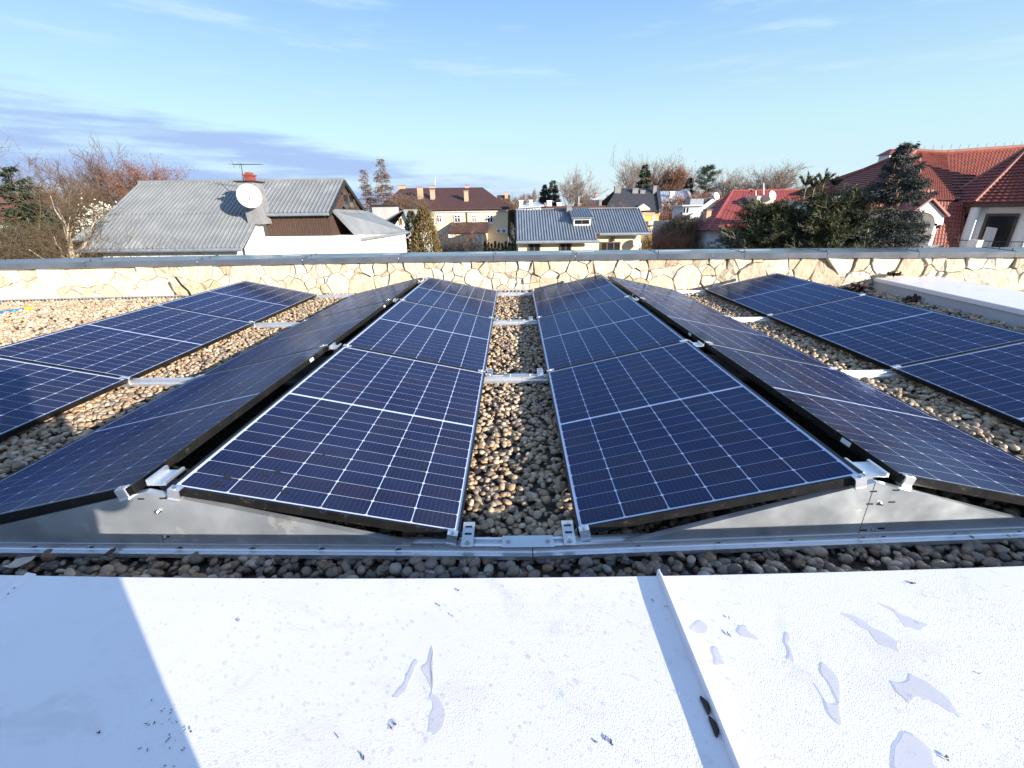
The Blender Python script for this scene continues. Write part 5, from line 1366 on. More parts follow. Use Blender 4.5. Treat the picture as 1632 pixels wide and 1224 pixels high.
# ------------------------------------------------------------------ small white gabled house behind it
Y0 = 31.0; ap = atY(644, 334, Y0); er = atY(660, 372, Y0); elf = atY(626, 362, Y0)
h = thing('gabled_house', (ap[0], Y0 + 3, GZ), 'white gabled house with grey roof behind the long house', 'house')
g = MB(); g.slab([(elf[0], Y0, GZ), (er[0] - .15, Y0, GZ), (er[0] - .15, Y0, er[2] + .05), (ap[0], Y0, ap[2] - .12), (elf[0], Y0, elf[2] - .05)], .3, n=np.array([0, -1.0, 0])); g.build('wall', 'white_wall', h)
MB().box(elf[0] - 1.8, er[0] - .2, Y0 + .301, Y0 + 8, GZ, er[2]).build('wall', 'white_wall', h)
zlo = ap[2] - 1.25; xlo = ap[0] - 2.5
ribbed((xlo, Y0 + 9, zlo), (xlo, Y0 - .25, zlo), (ap[0], Y0 - .25, ap[2]), (ap[0], Y0 + 9, ap[2]), 16, .03).build('roof', 'sheet_roof', h)
ribbed((er[0], Y0 - .25, er[2]), (er[0], Y0 + 9, er[2]), (ap[0], Y0 + 9, ap[2]), (ap[0], Y0 - .25, ap[2]), 16, .03).build('roof', 'sheet_roof', h)
for px0, px1, py0, py1 in ((637, 641, 347, 359), (645, 650.5, 378, 397)):
    a, b = atY(px0, py1, Y0), atY(px1, py0, Y0); window(h, a[0], b[0], a[2], b[2], Y0, 'ochre_frame', 0, .06)
c0, c1 = atY(594, 342, Y0 + 2.5), atY(629, 329, Y0 + 2.5)
ch = MB().box(c0[0], c1[0], Y0 + 2.5, Y0 + 3.6, c0[2] - .6, c1[2]).build('chimney', 'grey_wall', h)
MB().box(c0[0] - .1, c1[0] + .1, Y0 + 2.4, Y0 + 3.7, c1[2] + .002, c1[2] + .12).build('cap', 'iron', ch)
MB().path([er - (.05, .1, .1), (er[0] - .12, Y0 - .05, er[2] - .5), (er[0] - .12, Y0 - .05, GZ)], .05, 6).build('downpipe', 'cement', h)

# ------------------------------------------------------------------ cream building with brown hipped roof
YB = 50.0
el_ = atY(600, 331, YB); er = atY(812.5, 330.5, YB); rg = atY(769, 298.5, YB + 5.5); rl = atY(618, 300, YB + 5.5)
ze, zr = er[2], rg[2]
h = thing('cream_building', ((el_[0] + er[0]) / 2, YB + 5, GZ), 'two storey cream building with a dark brown hipped roof and four chimneys', 'building')
g = MB(); g.slab([(el_[0], YB, ze), (er[0], YB, ze), (rg[0], rg[1], zr), (el_[0] + 1.5, rg[1], zr)], .15); g.slab([(er[0], YB, ze), (er[0], YB + 11, ze), (rg[0], rg[1], zr)], .15); g.slab([(er[0], YB + 11, ze), (el_[0], YB + 11, ze), (el_[0] + 1.5, rg[1], zr), (rg[0], rg[1], zr)], .15)
g.build('roof', 'brown_roof', h)
MB().box(el_[0], er[0] + .05, YB - .08, YB - .003, ze - .16, ze - .02).build('gutter', 'brown_roof', h)
wf = YB + .45; wx1 = er[0] - .25
wall_box(h, el_[0] + .3, wx1, wf, YB + 10.6, GZ, ze - .12, 'cream_wall')
MB().box(el_[0] + .3, wx1 + .08, wf - .14, wf - .003, ze - .42, ze - .155).build('cornice', 'pale_wall', h)
for cx_, w_, h_ in ((700, 7.5, 13), (729, 10, 13), (755.5, 7.5, 13), (781, 10, 13)):
    a, b = atY(cx_ - w_ / 2, 355, wf), atY(cx_ + w_ / 2, 355 - h_, wf); window(h, a[0], b[0], a[2], b[2], wf, 'win_frame', 1, .09, sill=True, trans=.62, depth=.07)
    a, b = atY(cx_ - 1.2, 336.5, wf), atY(cx_ + 1.2, 334.2, wf); MB().box(a[0], b[0], wf - .012, wf + .05, a[2], b[2]).build('vent', 'slot', h)
a, b = atY(699, 381, wf), atY(706, 372, wf); window(h, a[0], b[0], a[2], b[2], wf, 'win_frame', 1, .09)
for px, py0, py1, yy, wd in ((641, 302, 295, YB + 5.6, .75), (670.5, 317, 297.5, YB + 2.6, .55), (690, 318, 301.5, YB + 2.5, .45), (689, 300, 295.5, YB + 5.7, .75), (743.5, 322, 303.5, YB + 1.9, .42), (744.5, 300, 294.5, YB + 5.6, .42)):
    a, b = atY(px, py0, yy), atY(px, py1, yy); chimney(h, a[0], yy, a[2] - .5, b[2] - .09, wd, .5)
MB().tube(atY(693.5, 300, YB + 5.8), atY(693.5, 281, YB + 5.8), .03, .02, 5).build('mast', 'win_frame', h)
q = atY(744, 340, wf); MB().box(q[0] - .05, q[0] + .05, wf - .10, wf - .02, GZ, ze - .43).build('downpipe', 'brown_frame', h)
# porch extension
yp = wf - 3.0; a, b = atY(714, 370.5, yp), atY(777, 363.5, yp)
g = MB(); g.slab([(a[0], yp, a[2]), (b[0], yp, a[2]), (b[0], wf - .01, a[2] + .9), (a[0], wf - .01, a[2] + .9)], .12); g.build('porch_roof', 'brown_roof', h)
wall_box(h, a[0] + .2, b[0] - .2, yp + .3, wf - .02, GZ, a[2] - .1, 'cream_wall', 'porch_wall')
w0, w1 = atY(754, 390, yp + .3), atY(770, 373, yp + .3); window(h, w0[0], w1[0], w0[2], w1[2], yp + .3, 'win_frame', 1, .1, pane='curtain')
w0, w1 = atY(715, 379, yp + .3), atY(723, 371, yp + .3); window(h, w0[0], w1[0], w0[2], w1[2], yp + .3, 'win_frame', 0, .12, pane='curtain')
for px, lab in ((795.5, 'left one of two outdoor air conditioner units on the cream wall'), (804, 'right one of two outdoor air conditioner units on the cream wall')):
    a = atY(px, 368, wf - .3); t = thing('air_conditioner', a, lab, 'air conditioner', 'air conditioners on the cream wall')
    MB().box(a[0] - .27, a[0] + .27, wf - .38, wf - .01, a[2] - .24, a[2] + .24).build('casing', 'win_frame', t)
    g = MB(); g.tube((a[0] - .06, wf - .382, a[2]), (a[0] - .06, wf - .40, a[2]), .17, .17, 14); g.build('fan_grille', 'cement', t)

# ------------------------------------------------------------------ cottage with blue-grey ribbed roof (centre)
h = thing('cottage', (3.7, 26, GZ), 'cream cottage with blue-grey ribbed roof and one dormer, centre', 'house')
X0, XM, X1 = .20, 4.37, 7.2
yR, yE1, yE2 = 26.9, 24.0, 24.62; zR, zE1 = 1.12, -.34
zE2 = zE1 + (zR - zE1) * (yE2 - yE1) / (yR - yE1)
ribbed((X0, yE1, zE1), (XM, yE1, zE1), (XM, yR, zR), (X0, yR, zR), 29, .045, .34).build('roof', 'sheet_roof2', h)
ribbed((XM + .004, yE2, zE2), (X1, yE2, zE2), (X1, yR, zR), (XM + .004, yR, zR), 20, .045, .34).build('roof', 'sheet_roof2', h)
ribbed((X1, 29.8, zE1), (X0, 29.8, zE1), (X0, yR, zR), (X1, yR, zR), 40, .045, .34).build('roof', 'sheet_roof2', h)
MB().box(X0 - .02, X1 + .02, yR - .10, yR + .10, zR + .035, zR + .075).build('ridge_cap', 'sheet_roof2', h)
MB().tube((X0, yE1 - .07, zE1 - .08), (XM + .1, yE1 - .07, zE1 - .08), .075, .075, 8).build('gutter', 'sheet_roof2', h)
MB().tube((XM + .2, yE2 - .07, zE2 - .08), (X1, yE2 - .07, zE2 - .08), .075, .075, 8).build('gutter', 'sheet_roof2', h)
wy = 24.55; wy2 = 25.1
wall_box(h, X0 + .12, XM - .25, wy, 29.4, GZ, zE1 - .09, 'cream_wall'); wall_box(h, XM - .245, X1 - .3, wy2, 29.4, GZ, zE2 - .05, 'cream_wall')
g = MB(); g.slab([(X1 - .31, 25.2, zE2 - .2), (X1 - .31, 29.3, zE1), (X1 - .31, yR, zR - .1)], .2, n=np.array([1.0, 0, 0])); g.build('gable', 'cream_wall', h)
for px0, px1, yy, m_ in ((842, 861, wy, 1), (892, 911, wy, 1), (956, 989, wy2, 2)):
    a, b = atY(px0, 401, yy), atY(px1, 386.5 if yy == wy else 385, yy); window(h, a[0], b[0], a[2] - .55, b[2], yy, 'brown_frame', m_, .07, pane='pane')
    if m_ == 2 or px0 == 842: MB().box(a[0] + .3, a[0] + .62, yy - .013, yy - .007, a[2] - .5, b[2] - .08).build('curtain', 'curtain', h)
q = atY(977, 381, wy2); g = MB().box(q[0] - .06, q[0] + .06, wy2 - .16, wy2 - .004, q[2] - .10, q[2] + .10); g.build('wall_lamp', 'iron', h)
MB().path([(X1 - .1, yE2 - .07, zE2 - .1), (X1 - .28, wy2 - .02, zE2 - .55), (X1 - .28, wy2 - .06, GZ)], .045, 6).build('downpipe', 'sheet_roof2', h)
# dormer
def zs(y): return zE1 + (zR - zE1) * (y - yE1) / (yR - yE1)
d0, d1 = atY(911.5, 345, 25.3), atY(945, 345, 25.3); yd = 25.32
zd1 = d0[2] - .02; zd0 = atY(925, 361, yd)[2]
dm = wall_box(h, d0[0] + .06, d1[0] - .10, yd, 26.6, zd0 - .1, zd1 - .04, 'pale_wall', 'dormer')
g = ribbed((d0[0] - .05, yd - .22, zd1 - .03), (d1[0] + .03, yd - .22, zd1 - .03), (d1[0] + .03, yR - .05, zR + .06), (d0[0] - .05, yR - .05, zR + .06), 9, .04, .34); g.build('dormer_roof', 'sheet_roof2', dm)
a, b = d0[0] + .10, d1[0] - .14
g = MB(); g.box(a, b, yd - .05, yd + .01, zd0 + .02, zd0 + .12); g.box(a, b, yd - .05, yd + .01, zd1 - .16, zd1 - .06); g.box(a, a + .05, yd - .05, yd + .01, zd0 + .12, zd1 - .16); g.box(b - .05, b, yd - .05, yd + .01, zd0 + .12, zd1 - .16); g.build('window_frame', 'win_frame', dm)
g = MB(); g.box(a + .05, b - .05, yd - .012, yd - .006, zd0 + .12, zd1 - .16); g.build('pane', 'pane', dm); MB().box((a + b) / 2 - .03, (a + b) / 2 + .03, yd - .035, yd - .013, zd0 + .12, zd1 - .16).build('mullion', 'brown_frame', dm)
a, b = atY(902.5, 337, 26.5), atY(911, 325.5, 26.5); chimney(h, (a[0] + b[0]) / 2, 26.5, a[2] - .2, b[2] - .09, b[0] - a[0], .35, 'cement')
P = atY(1014.5, 388.5, wy2 - .3); sat_dish(P, .27, math.radians(25), math.radians(25), 'grey satellite dish on the cottage wall beside the dark wide window', (P[0], wy2 - .01, P[2] - .05))

# ------------------------------------------------------------------ further roofs behind the cottage
h = thing('white_bungalow', (2, 45, GZ), 'low white house with pale hipped roof and white chimneys left behind the cottage', 'house')
Y = 47.6; a, b = atY(826, 336, Y), atY(869, 331, Y)
wall_box(h, a[0], b[0], Y, Y + 7, GZ, b[2], 'white_wall')
e0, e1, r0, r1 = atY(826, 330.5, Y - .3), atY(870, 327.5, Y - .3), atY(844, 322, Y + 3.4), atY(856, 322, Y + 3.4)
g = MB(); g.slab([e0, e1, r1, r0], .1); g.slab([e1, e1 + (0, 7.2, 0), r1], .1); g.slab([e0 + (0, 7.2, 0), e0, r0], .1); g.build('roof', 'white_roof', h)
for px, w_, p0, p1 in ((830.5, 6, 331, 319), (846, 5, 326, 318.5), (875.5, 7.5, 331, 319.5), (891, 7, 330, 322.5)):
    a, b = atY(px - w_ / 2, p0, Y + 1), atY(px + w_ / 2, p1, Y + 1); chimney(h, (a[0] + b[0]) / 2, Y + 1, a[2] - 1.5, b[2] - .09, b[0] - a[0], .5, 'white_wall', 'white_wall')
h = thing('dark_flat_roof_block', (6, 38, GZ), 'flat dark roof strip just behind the cottage ridge', 'building')
Y = 36.0; a, b = atY(871, 345, Y), atY(963, 327.5, Y)
wall_box(h, a[0], b[0], Y, Y + 5, GZ, b[2] - .25, 'grey_wall'); MB().box(a[0] - .1, b[0] + .1, Y - .15, Y + 5.1, b[2] - .248, b[2]).build('roof', 'brown_roof', h)
for px, w_, p1 in ((922.5, 4.5, 324), (956, 4, 318), (870, 4, 323)):
    q, s_ = atY(px, 329, Y + 1.5), atY(px, p1, Y + 1.5); chimney(h, q[0], Y + 1.5, q[2] - .3, s_[2] - .09, .22, .3, 'cement')
MB().tube(atY(922.5, 326, Y + 1.4), atY(922.5, 313, Y + 1.4), .03, .02, 5).build('mast', 'win_frame', h)
for px0, px1, pr, pe, Y, m_, wm, lab in ((925, 942, 318, 326, 95, 'red_roof', 'cream_wall', 'distant house with a small reddish roof above the dark flat roof'), (940, 975, 318.5, 330, 80, 'black_roof', 'grey_wall', 'distant grey house with a dark gabled roof beside the black mansard'), (935, 955, 313, 324, 130, 'white_roof', 'pale_wall', 'far pale block with white roof on the skyline behind the cottage'), (793, 812, 311, 330, 110, 'brown_roof', 'brick', 'thin distant brick house right of the cream building')):
    a, b = atY(px0, pe, Y), atY(px1, pe, Y); r_ = atY((px0 + px1) / 2, pr, Y + 4)
    h = thing('distant_house', ((a[0] + b[0]) / 2, Y + 4, GZ), lab, 'house'); wall_box(h, a[0], b[0], Y, Y + 8, GZ, a[2], wm)
    g = MB(); g.slab([(a[0] - .2, Y - .2, a[2]), (b[0] + .2, Y - .2, a[2]), (b[0] + .2, Y + 4, r_[2]), (a[0] - .2, Y + 4, r_[2])], .2); g.slab([(b[0] + .2, Y + 8.2, a[2]), (a[0] - .2, Y + 8.2, a[2]), (a[0] - .2, Y + 4, r_[2]), (b[0] + .2, Y + 4, r_[2])], .2); g.build('roof', m_, h)
    q = atY(px1 - 5, pr + 3, Y + 3); chimney(h, q[0], Y + 3, q[2] - 1, r_[2] + .6, .7, .6)

# black-roofed yellow house
Y = 66.0
h = thing('yellow_house', (19, Y + 5, GZ), 'yellow house with a steep black roof and small gable, behind the cottage', 'house')
e0, e1 = atY(964, 333, Y), atY(1051, 335.5, Y); r0, r1 = atY(984, 299.5, Y + 5), atY(1046, 300.5, Y + 5)
g = MB(); g.slab([e0, e1, r1, r0], .2); g.slab([e1 + (0, 10, 0), e0 + (0, 10, 0), r0, r1], .2); g.build('roof', 'black_roof', h)
g = MB(); g.hexa([e1 + (-.1, -.1, -.3), e1 + (.35, -.1, -.3), r1 + (.35, 0, -.1), r1 + (-.1, 0, -.1), e1 + (-.1, -.1, .25), e1 + (.35, -.1, .25), r1 + (.35, 0, .35), r1 + (-.1, 0, .35)]); g.build('fire_wall', 'black_roof', h)
wx0, wx1 = atY(1000, 336, Y + .4)[0], atY(1051, 336, Y + .4)[0]
wall_box(h, e0[0] + .4, wx1, Y + .4, Y + 9.6, GZ, e1[2] - .2, 'yellow_wall')
a = [atY(px, py, Y - .1) for px, py in ((1014, 336), (1036, 335), (1036, 332), (1026, 324.5), (1016, 331))]
g = MB(); g.slab(a, .6, n=np.array([0, -1.0, 0])); g.build('gable', 'cream_wall', h)
MB().box(wx0, wx1 + .1, Y + .25, Y + .397, e1[2] - .55, e1[2] - .25).build('cornice', 'brick', h)
for px0, px1, p0, p1 in ((1024, 1027, 350, 341), (1039, 1044, 353, 343), (1035, 1042, 372, 362)):
    a, b = atY(px0, p0, Y + .4), atY(px1, p1, Y + .4); window(h, a[0], b[0], a[2], b[2], Y + .4, 'win_frame', 1, .10)
a, b = atY(1033, 359, Y - .6), atY(1050, 352.5, Y - .6)
MB().box(a[0], b[0], Y - .6, Y + .39, a[2], b[2]).build('balcony', 'grey_wall', h)
for px, p0, p1, w_ in ((984, 306, 297, .9), (1012, 303, 300, .8), (1023, 312, 303, .7), (1043, 302, 296, .5)):
    q, s_ = atY(px, p0, Y + 4), atY(px, p1, Y + 4); chimney(h, q[0], Y + 4, q[2] - .6, s_[2] - .09, w_, .6, 'cement')
# white block with pale roof
Y = 74.0
h = thing('white_block', (24, Y + 4, GZ), 'tall white house with a pale metal roof, right of the yellow house', 'house')
e0, e1, r0, r1 = atY(1049, 322.5, Y), atY(1101, 321, Y), atY(1046, 305, Y + 5), atY(1094, 304, Y + 5)
ribbed(e0, e1, r1, r0, 18, .06).build('roof', 'white_roof', h)
MB().box(e0[0], e1[0] - .3, Y + .3, Y + 8, GZ, e1[2] - .1).build('wall', 'white_wall', h)
g = MB(); g.hexa([e1 + (-.05, 0, -.1), e1 + (.3, 0, -.1), r1 + (.3, 0, -.1), r1 + (-.05, 0, -.1), e1 + (-.05, 0, .3), e1 + (.3, 0, .3), r1 + (.3, 0, .3), r1 + (-.05, 0, .3)]); g.build('fire_wall', 'pale_wall', h)
for px0, px1, p0, p1 in ((1057, 1060.5, 334, 329), (1063, 1066.5, 334, 329), (1056, 1067, 353, 347), (1055, 1059, 371, 365)):
    a, b = atY(px0, p0, Y + .3), atY(px1, p1, Y + .3); window(h, a[0], b[0], a[2], b[2], Y + .3, 'brown_frame', 1, .08)
q, s_ = atY(1070, 314, Y + 2), atY(1070, 306, Y + 2); chimney(h, q[0], Y + 2, q[2] - .4, s_[2], .7, .6, 'pale_wall', 'white_wall')
MB().box(atY(1055, 360, Y - .5)[0], atY(1062, 360, Y - .5)[0], Y - .6, Y + .29, atY(1055, 362, Y)[2], atY(1055, 355, Y)[2]).build('balcony', 'pale_wall', h)
# grey house with flat dormer
Y = 50.0
h = thing('grey_house', (21, Y + 4, GZ), 'grey house with dark sloping roof and flat dormer behind the red roof', 'house')
e0, e1, r1, r0 = atY(1076, 343, Y), atY(1128, 352, Y), atY(1143, 311, Y + 5), atY(1132, 316, Y + 5)
g = MB(); g.slab([e0, e1, r1, r0], .25); g.build('roof', 'black_roof', h)
g = MB(); a0, a1 = atY(1100, 345.5, Y - .4), atY(1138, 316, Y + 4); g.hexa([a0 + (0, 0, -.2), a0 + (.25, 0, -.2), a1 + (.25, 0, -.2), a1 + (0, 0, -.2), a0 + (0, 0, .15), a0 + (.25, 0, .15), a1 + (.25, 0, .15), a1 + (0, 0, .15)]); g.build('bargeboard', 'pale_wall', h)
wall_box(h, e0[0] + .2, e1[0] + 1.5, Y + .6, Y + 8, GZ, e1[2] - .1, 'grey_wall')
a, b = atY(1088, 341, Y + .3), atY(1118, 328.5, Y + .3); dm = wall_box(h, a[0], b[0], Y + .3, Y + 3.5, a[2] - .5, b[2], 'pale_wall', 'dormer')
MB().box(a[0] - .25, b[0] + .25, Y - .05, Y + 3.6, b[2] + .002, b[2] + .14).build('dormer_roof', 'pale_wall', dm)
c_ = atY(1098, 317, Y + 2.5); d_ = atY(1119, 317, Y + 2.5); MB().box(c_[0], d_[0], Y + 2.0, Y + 3.4, b[2] + .142, c_[2]).build('roof_box', 'sheet_roof2', dm)
for px in (1091, 1096): 
    q, s_ = atY(px - 1.5, 339, Y + .3), atY(px + 1.5, 331, Y + .3); MB().box(q[0], s_[0], Y + .24, Y + .297, q[2], s_[2]).build('pane', 'pane', dm)
P = atY(1141.5, 312.5, Y + 3.6); sat_dish(P, .42, math.radians(20), math.radians(25), 'small white satellite dish on the grey house ridge', P + (-.2, .6, -.5))

# red-roofed house
Y = 31.0
h = thing('red_roof_house', (16, Y + 5, GZ), 'pale house with a bright red tiled hipped roof behind the dark pine', 'house')
f0 = atY(1129, 368, Y); zE = f0[2]; xl = f0[0]
ap = atY(1167, 305.5, Y + 5.2); xr = ap[0] + 7.0
bk = atX(1089, 365, xl); bkY = bk[1] if Y + 3 < bk[1] < Y + 14 else Y + 9.5
ol = atY(1089, 365.5, Y + 3.2)
tiled((xl, Y, zE), (xr, Y, zE), (xr, ap[1], ap[2]), (ap[0], ap[1], ap[2]), 18, 34, .03, .02).build('roof', 'red_roof', h)
tiled((ol[0], ol[1], ol[2]), (xl, Y, zE), (ap[0], ap[1], ap[2]), (ap[0], ap[1], ap[2] - .001), 18, 10, .03, .02).build('roof', 'red_roof', h)
g = MB(); g.slab([(xr, Y + 11, zE), (ol[0], ol[1], ol[2]), ap, (xr, ap[1], ap[2])], .1); g.build('roof', 'red_roof', h)
MB().tube((xl, Y, zE + .05), ap + (0, 0, .05), .09, .09, 6).build('hip_tiles', 'red_roof', h); MB().tube(ap + (0, 0, .05), (xr, ap[1], ap[2] + .05), .09, .09, 6).build('ridge_tiles', 'red_roof', h)
g = MB(); a, b = atY(1095, 370, Y + 2.9), atY(1127, 374, Y + .5)
g.hexa([(a[0], a[1], GZ), (b[0], b[1], GZ), (xr - .4, Y + .5, GZ), (xr - .4, Y + 9, GZ), (a[0], a[1], ol[2] - .05), (b[0], b[1], zE - .05), (xr - .4, Y + .5, zE - .05), (xr - .4, Y + 9, zE - .05)]); g.build('wall', 'pale_wall', h)
w0 = a + (b - a) * .50; w1 = a + (b - a) * .62
g = MB(); g.slab([(w0[0], w0[1] - .03, -1.95), (w1[0], w1[1] - .03, -1.95), (w1[0], w1[1] - .03, -.75), (w0[0], w0[1] - .03, -.75)], .05); g.build('slit_window', 'cement', h)
q, s_ = atY(1122.5, 360, Y + 2.0), atY(1134, 333, Y + 2.0); chimney(h, (q[0] + s_[0]) / 2 + .05, Y + 2.3, q[2] - .4, s_[2] - .09, (s_[0] - q[0]) * .95, .55, 'brick', 'brown_frame')
a, b = atY(1198, 325, Y + 3.0), atY(1228, 312, Y + 3.0)
dm = MB().box(a[0], b[0], Y + 2.4, Y + 5.0, a[2] - .3, b[2] - .02).build('dormer', 'cream_wall', h); g = MB()
g.hexa([(a[0] + .45, Y + 2.38, a[2] + .15), (b[0] - .3, Y + 2.38, a[2] + .15), (b[0] - .3, Y + 2.399, a[2] + .15), (a[0] + .45, Y + 2.399, a[2] + .15), (a[0] + .25, Y + 2.38, b[2] - .1), (b[0] - .15, Y + 2.38, b[2] - .1), (b[0] - .15, Y + 2.399, b[2] - .1), (a[0] + .25, Y + 2.399, b[2] - .1)]); g.build('pane', 'curtain', dm)
P = atY(1230.5, 312, Y + 2.2); sat_dish(P, .33, math.radians(20), math.radians(20), 'white satellite dish on the red tiled roof', P + (.1, .9, -.5))
for px, p0, p1, r_ in ((1204.5, 312, 304, .05), (1217, 310, 292, .05)):
    MB().tube(atY(px, p0, Y + 4.6), atY(px, p1, Y + 4.6), r_, r_ * .7, 6).build('vent_pipe', 'win_frame', h)
for px in (1193, 1249):
    a, b = atY(px - 3.5, 311, Y + 5.6), atY(px + 3.5, 303, Y + 5.6); chimney(h, (a[0] + b[0]) / 2, Y + 5.6, a[2] - .5, b[2], (b[0] - a[0]) * .8, .4, 'pale_wall', 'cement')

# ------------------------------------------------------------------ villa with terracotta roofs (right)
h = thing('villa', (18, 22, GZ), 'white villa with terracotta tile roofs, arched dormer and turret, far right', 'house')
fL, fR = atY(1393, 313, 20.0), atY(1521, 318.5, 20.0); aL, aR = atY(1457, 242.5, 23.2), atY(1508, 245, 23.2)
tiled(fL, fR, aR, aL, 22, 30).build('roof', 'villa_roof', h)
bL = atY(1312, 299, 24.6); tiled(bL, fL, aL, aL + (-.05, .4, 0), 22, 22).build('roof', 'villa_roof', h)
MB().tube(fL + (0, 0, .04), aL + (0, 0, .06), .10, .10, 7).build('hip_tiles', 'ridge_tile', h); MB().tube(aL + (0, 0, .05), aR + (0, 0, .05), .10, .10, 7).build('ridge_tiles', 'villa_roof', h)
MB().tube(aL + (-.05, .35, .05), bL + (0, 0, .05), .09, .09, 7).build('hip_tiles', 'villa_roof', h)
v0, v1, v2, v3 = atY(1521, 318.5, 20.0), atY(1604, 324, 20.0), atY(1640, 235.5, 23.6), aR + (.05, .1, .05)
tiled(v0 + (0, .3, 0), v1 + (0, .3, 0), v2, v3, 17, 22, .05).build('roof', 'villa_roof', h)
MB().tube(aR + (0, 0, .06), v2 + (0, 0, .06), .10, .10, 7).build('ridge_tiles', 'villa_roof', h)
g = MB(); g.slab([v2 + (2.5, 4, -2), bL + (0, 3, -.2), aL + (0, .4, 0), v2], .1); g.build('roof', 'villa_roof', h)
wall_box(h, fL[0] + .5, 26, 20.45, 27, GZ, fL[2] - .05, 'white_wall')
# snow guards
for k in range(7):
    q = atY(1446 + k * 6.4, 306.5, 20.42); MB().box(q[0] - .05, q[0] + .05, q[1] - .04, q[1] + .02, q[2] - .02, q[2] + .10).build('snow_guard', 'ridge_tile', h)
for k in range(14):                                            # lightning conductor posts on the ridge
    q = aL + (v2 - aL) * (k / 13); MB().tube(q + (0, 0, .08), q + (0, 0, .26), .008, .008, 4).build('conductor_post', 'cement', h)
# hanging tile wall below
t0, t1, t2, t3 = atY(1335, 402, 19.35), atY(1538, 402, 19.35), atY(1541, 323, 20.02), atY(1370, 316, 20.02)
tiled(t0 - (0, 0, .6), t1 - (0, 0, .6), t2, t3, 16, 36, .03, .025).build('tile_wall', 'villa_roof', h)
# turret
tc_ = atY(1622, 233.5, 20.6); ez = atY(1546, 323, 18.6)[2]; cxx, cyy = tc_[0] + .15, 20.2; R_ = 2.35
ang = [math.radians(a) for a in (198, 243, 288, 333, 18, 63, 108, 153)]
ring = [np.array([cxx + R_ * math.cos(a), cyy + R_ * math.sin(a), ez]) for a in ang]
apx = np.array([cxx, cyy, tc_[2]])
for k in range(8):
    a, b = ring[k], ring[(k + 1) % 8]
    if k in (7, 0, 1, 2, 3): tiled(a, b, apx, apx + (.001, 0, -.001), 18, 8, .04, .025).build('turret_roof', 'villa_roof', h)
    else: MB().poly([a, b, apx]).build('turret_roof', 'villa_roof', h)
    MB().tube(a + (0, 0, .03), apx + (0, 0, .04), .08, .07, 6).build('hip_tiles', 'ridge_tile', h)
g = MB(); g.slab([r_ + (0, 0, -.03) for r_ in ring], .14, n=np.array([0, 0, 1.0])); g.build('eave_soffit', 'brown_frame', h)
g = MB(); g.tube(apx, apx + (0, 0, .22), .13, .07, 8); g.tube(apx + (0, 0, .22), apx + (.06, 0, .95), .05, .008, 6); g.build('finial', 'ridge_tile', h)
R2 = 1.85; r2 = [np.array([cxx + R2 * math.cos(a), cyy + R2 * math.sin(a), 0]) for a in ang]
for k in range(8):
    a, b = r2[k], r2[(k + 1) % 8]; g = MB(); nn = np.array([(a + b)[0] / 2 - cxx, (a + b)[1] / 2 - cyy, 0]); nn /= np.linalg.norm(nn)
    g.slab([(a[0], a[1], GZ), (b[0], b[1], GZ), (b[0], b[1], ez - .18), (a[0], a[1], ez - .18)], .2, n=nn); g.build('turret_wall', 'white_wall', h)
    if k in (7, 0, 1, 2):
        m0, m1 = a + (b - a) * .16, a + (b - a) * .84; zt, zb = ez - .42, -1.5
        fr = MB(); fr.slab([(m0[0], m0[1], zb) + nn * .05, (m1[0], m1[1], zb) + nn * .05, (m1[0], m1[1], zt) + nn * .05, (m0[0], m0[1], zt) + nn * .05], .045, n=nn); o = fr.build('window', 'brown_frame', h)
        p0, p1 = a + (b - a) * .23, a + (b - a) * .77; pn = MB()
        pn.slab([(p0[0], p0[1], zb + .1) + nn * .062, (p1[0], p1[1], zb + .1) + nn * .062, (p1[0], p1[1], zt - .1) + nn * .062, (p0[0], p0[1], zt - .1) + nn * .062], .01, n=nn); pn.build('pane', 'pane', o)
        if k in (0, 1):
            c0, c1 = a + (b - a) * .27, a + (b - a) * .5; cn = MB(); cn.slab([(c0[0], c0[1], zb + .12) + nn * .070, (c1[0], c1[1], zb + .12) + nn * .070, (c1[0], c1[1], zt - .55) + nn * .070, (c0[0], c0[1], zt - .5) + nn * .070], .006, n=nn); cn.build('curtain', 'curtain', o)
    q = np.array([cxx + 2.15 * math.cos(ang[k]), cyy + 2.15 * math.sin(ang[k]), 0])
    MB().tube((q[0], q[1], -2.2), (q[0], q[1], ez - .16), .17, .15, 12).build('column', 'white_wall', h)
# balcony railing in front of the turret
g = MB(); R3 = 2.5
arc = [np.array([cxx + R3 * math.cos(a), cyy + R3 * math.sin(a), 0]) for a in np.linspace(math.radians(185), math.radians(330), 22)]
for zz in (-.25, -.62): g.path([q + (0, 0, zz) for q in arc], .014, 4)
for q in arc: g.tube(q + (0, 0, -1.2), q + (0, 0, -.25), .010, .010, 4)
g.build('railing', 'iron', h)
for q0_, q1_ in ((1541, 1556),):
    a, b = atY(q0_, 400, 18.3), atY(q1_, 382, 18.3); MB().box(a[0], b[0], 18.0, 18.4, a[2] - 1, b[2]).build('parapet_block', 'white_wall', h)
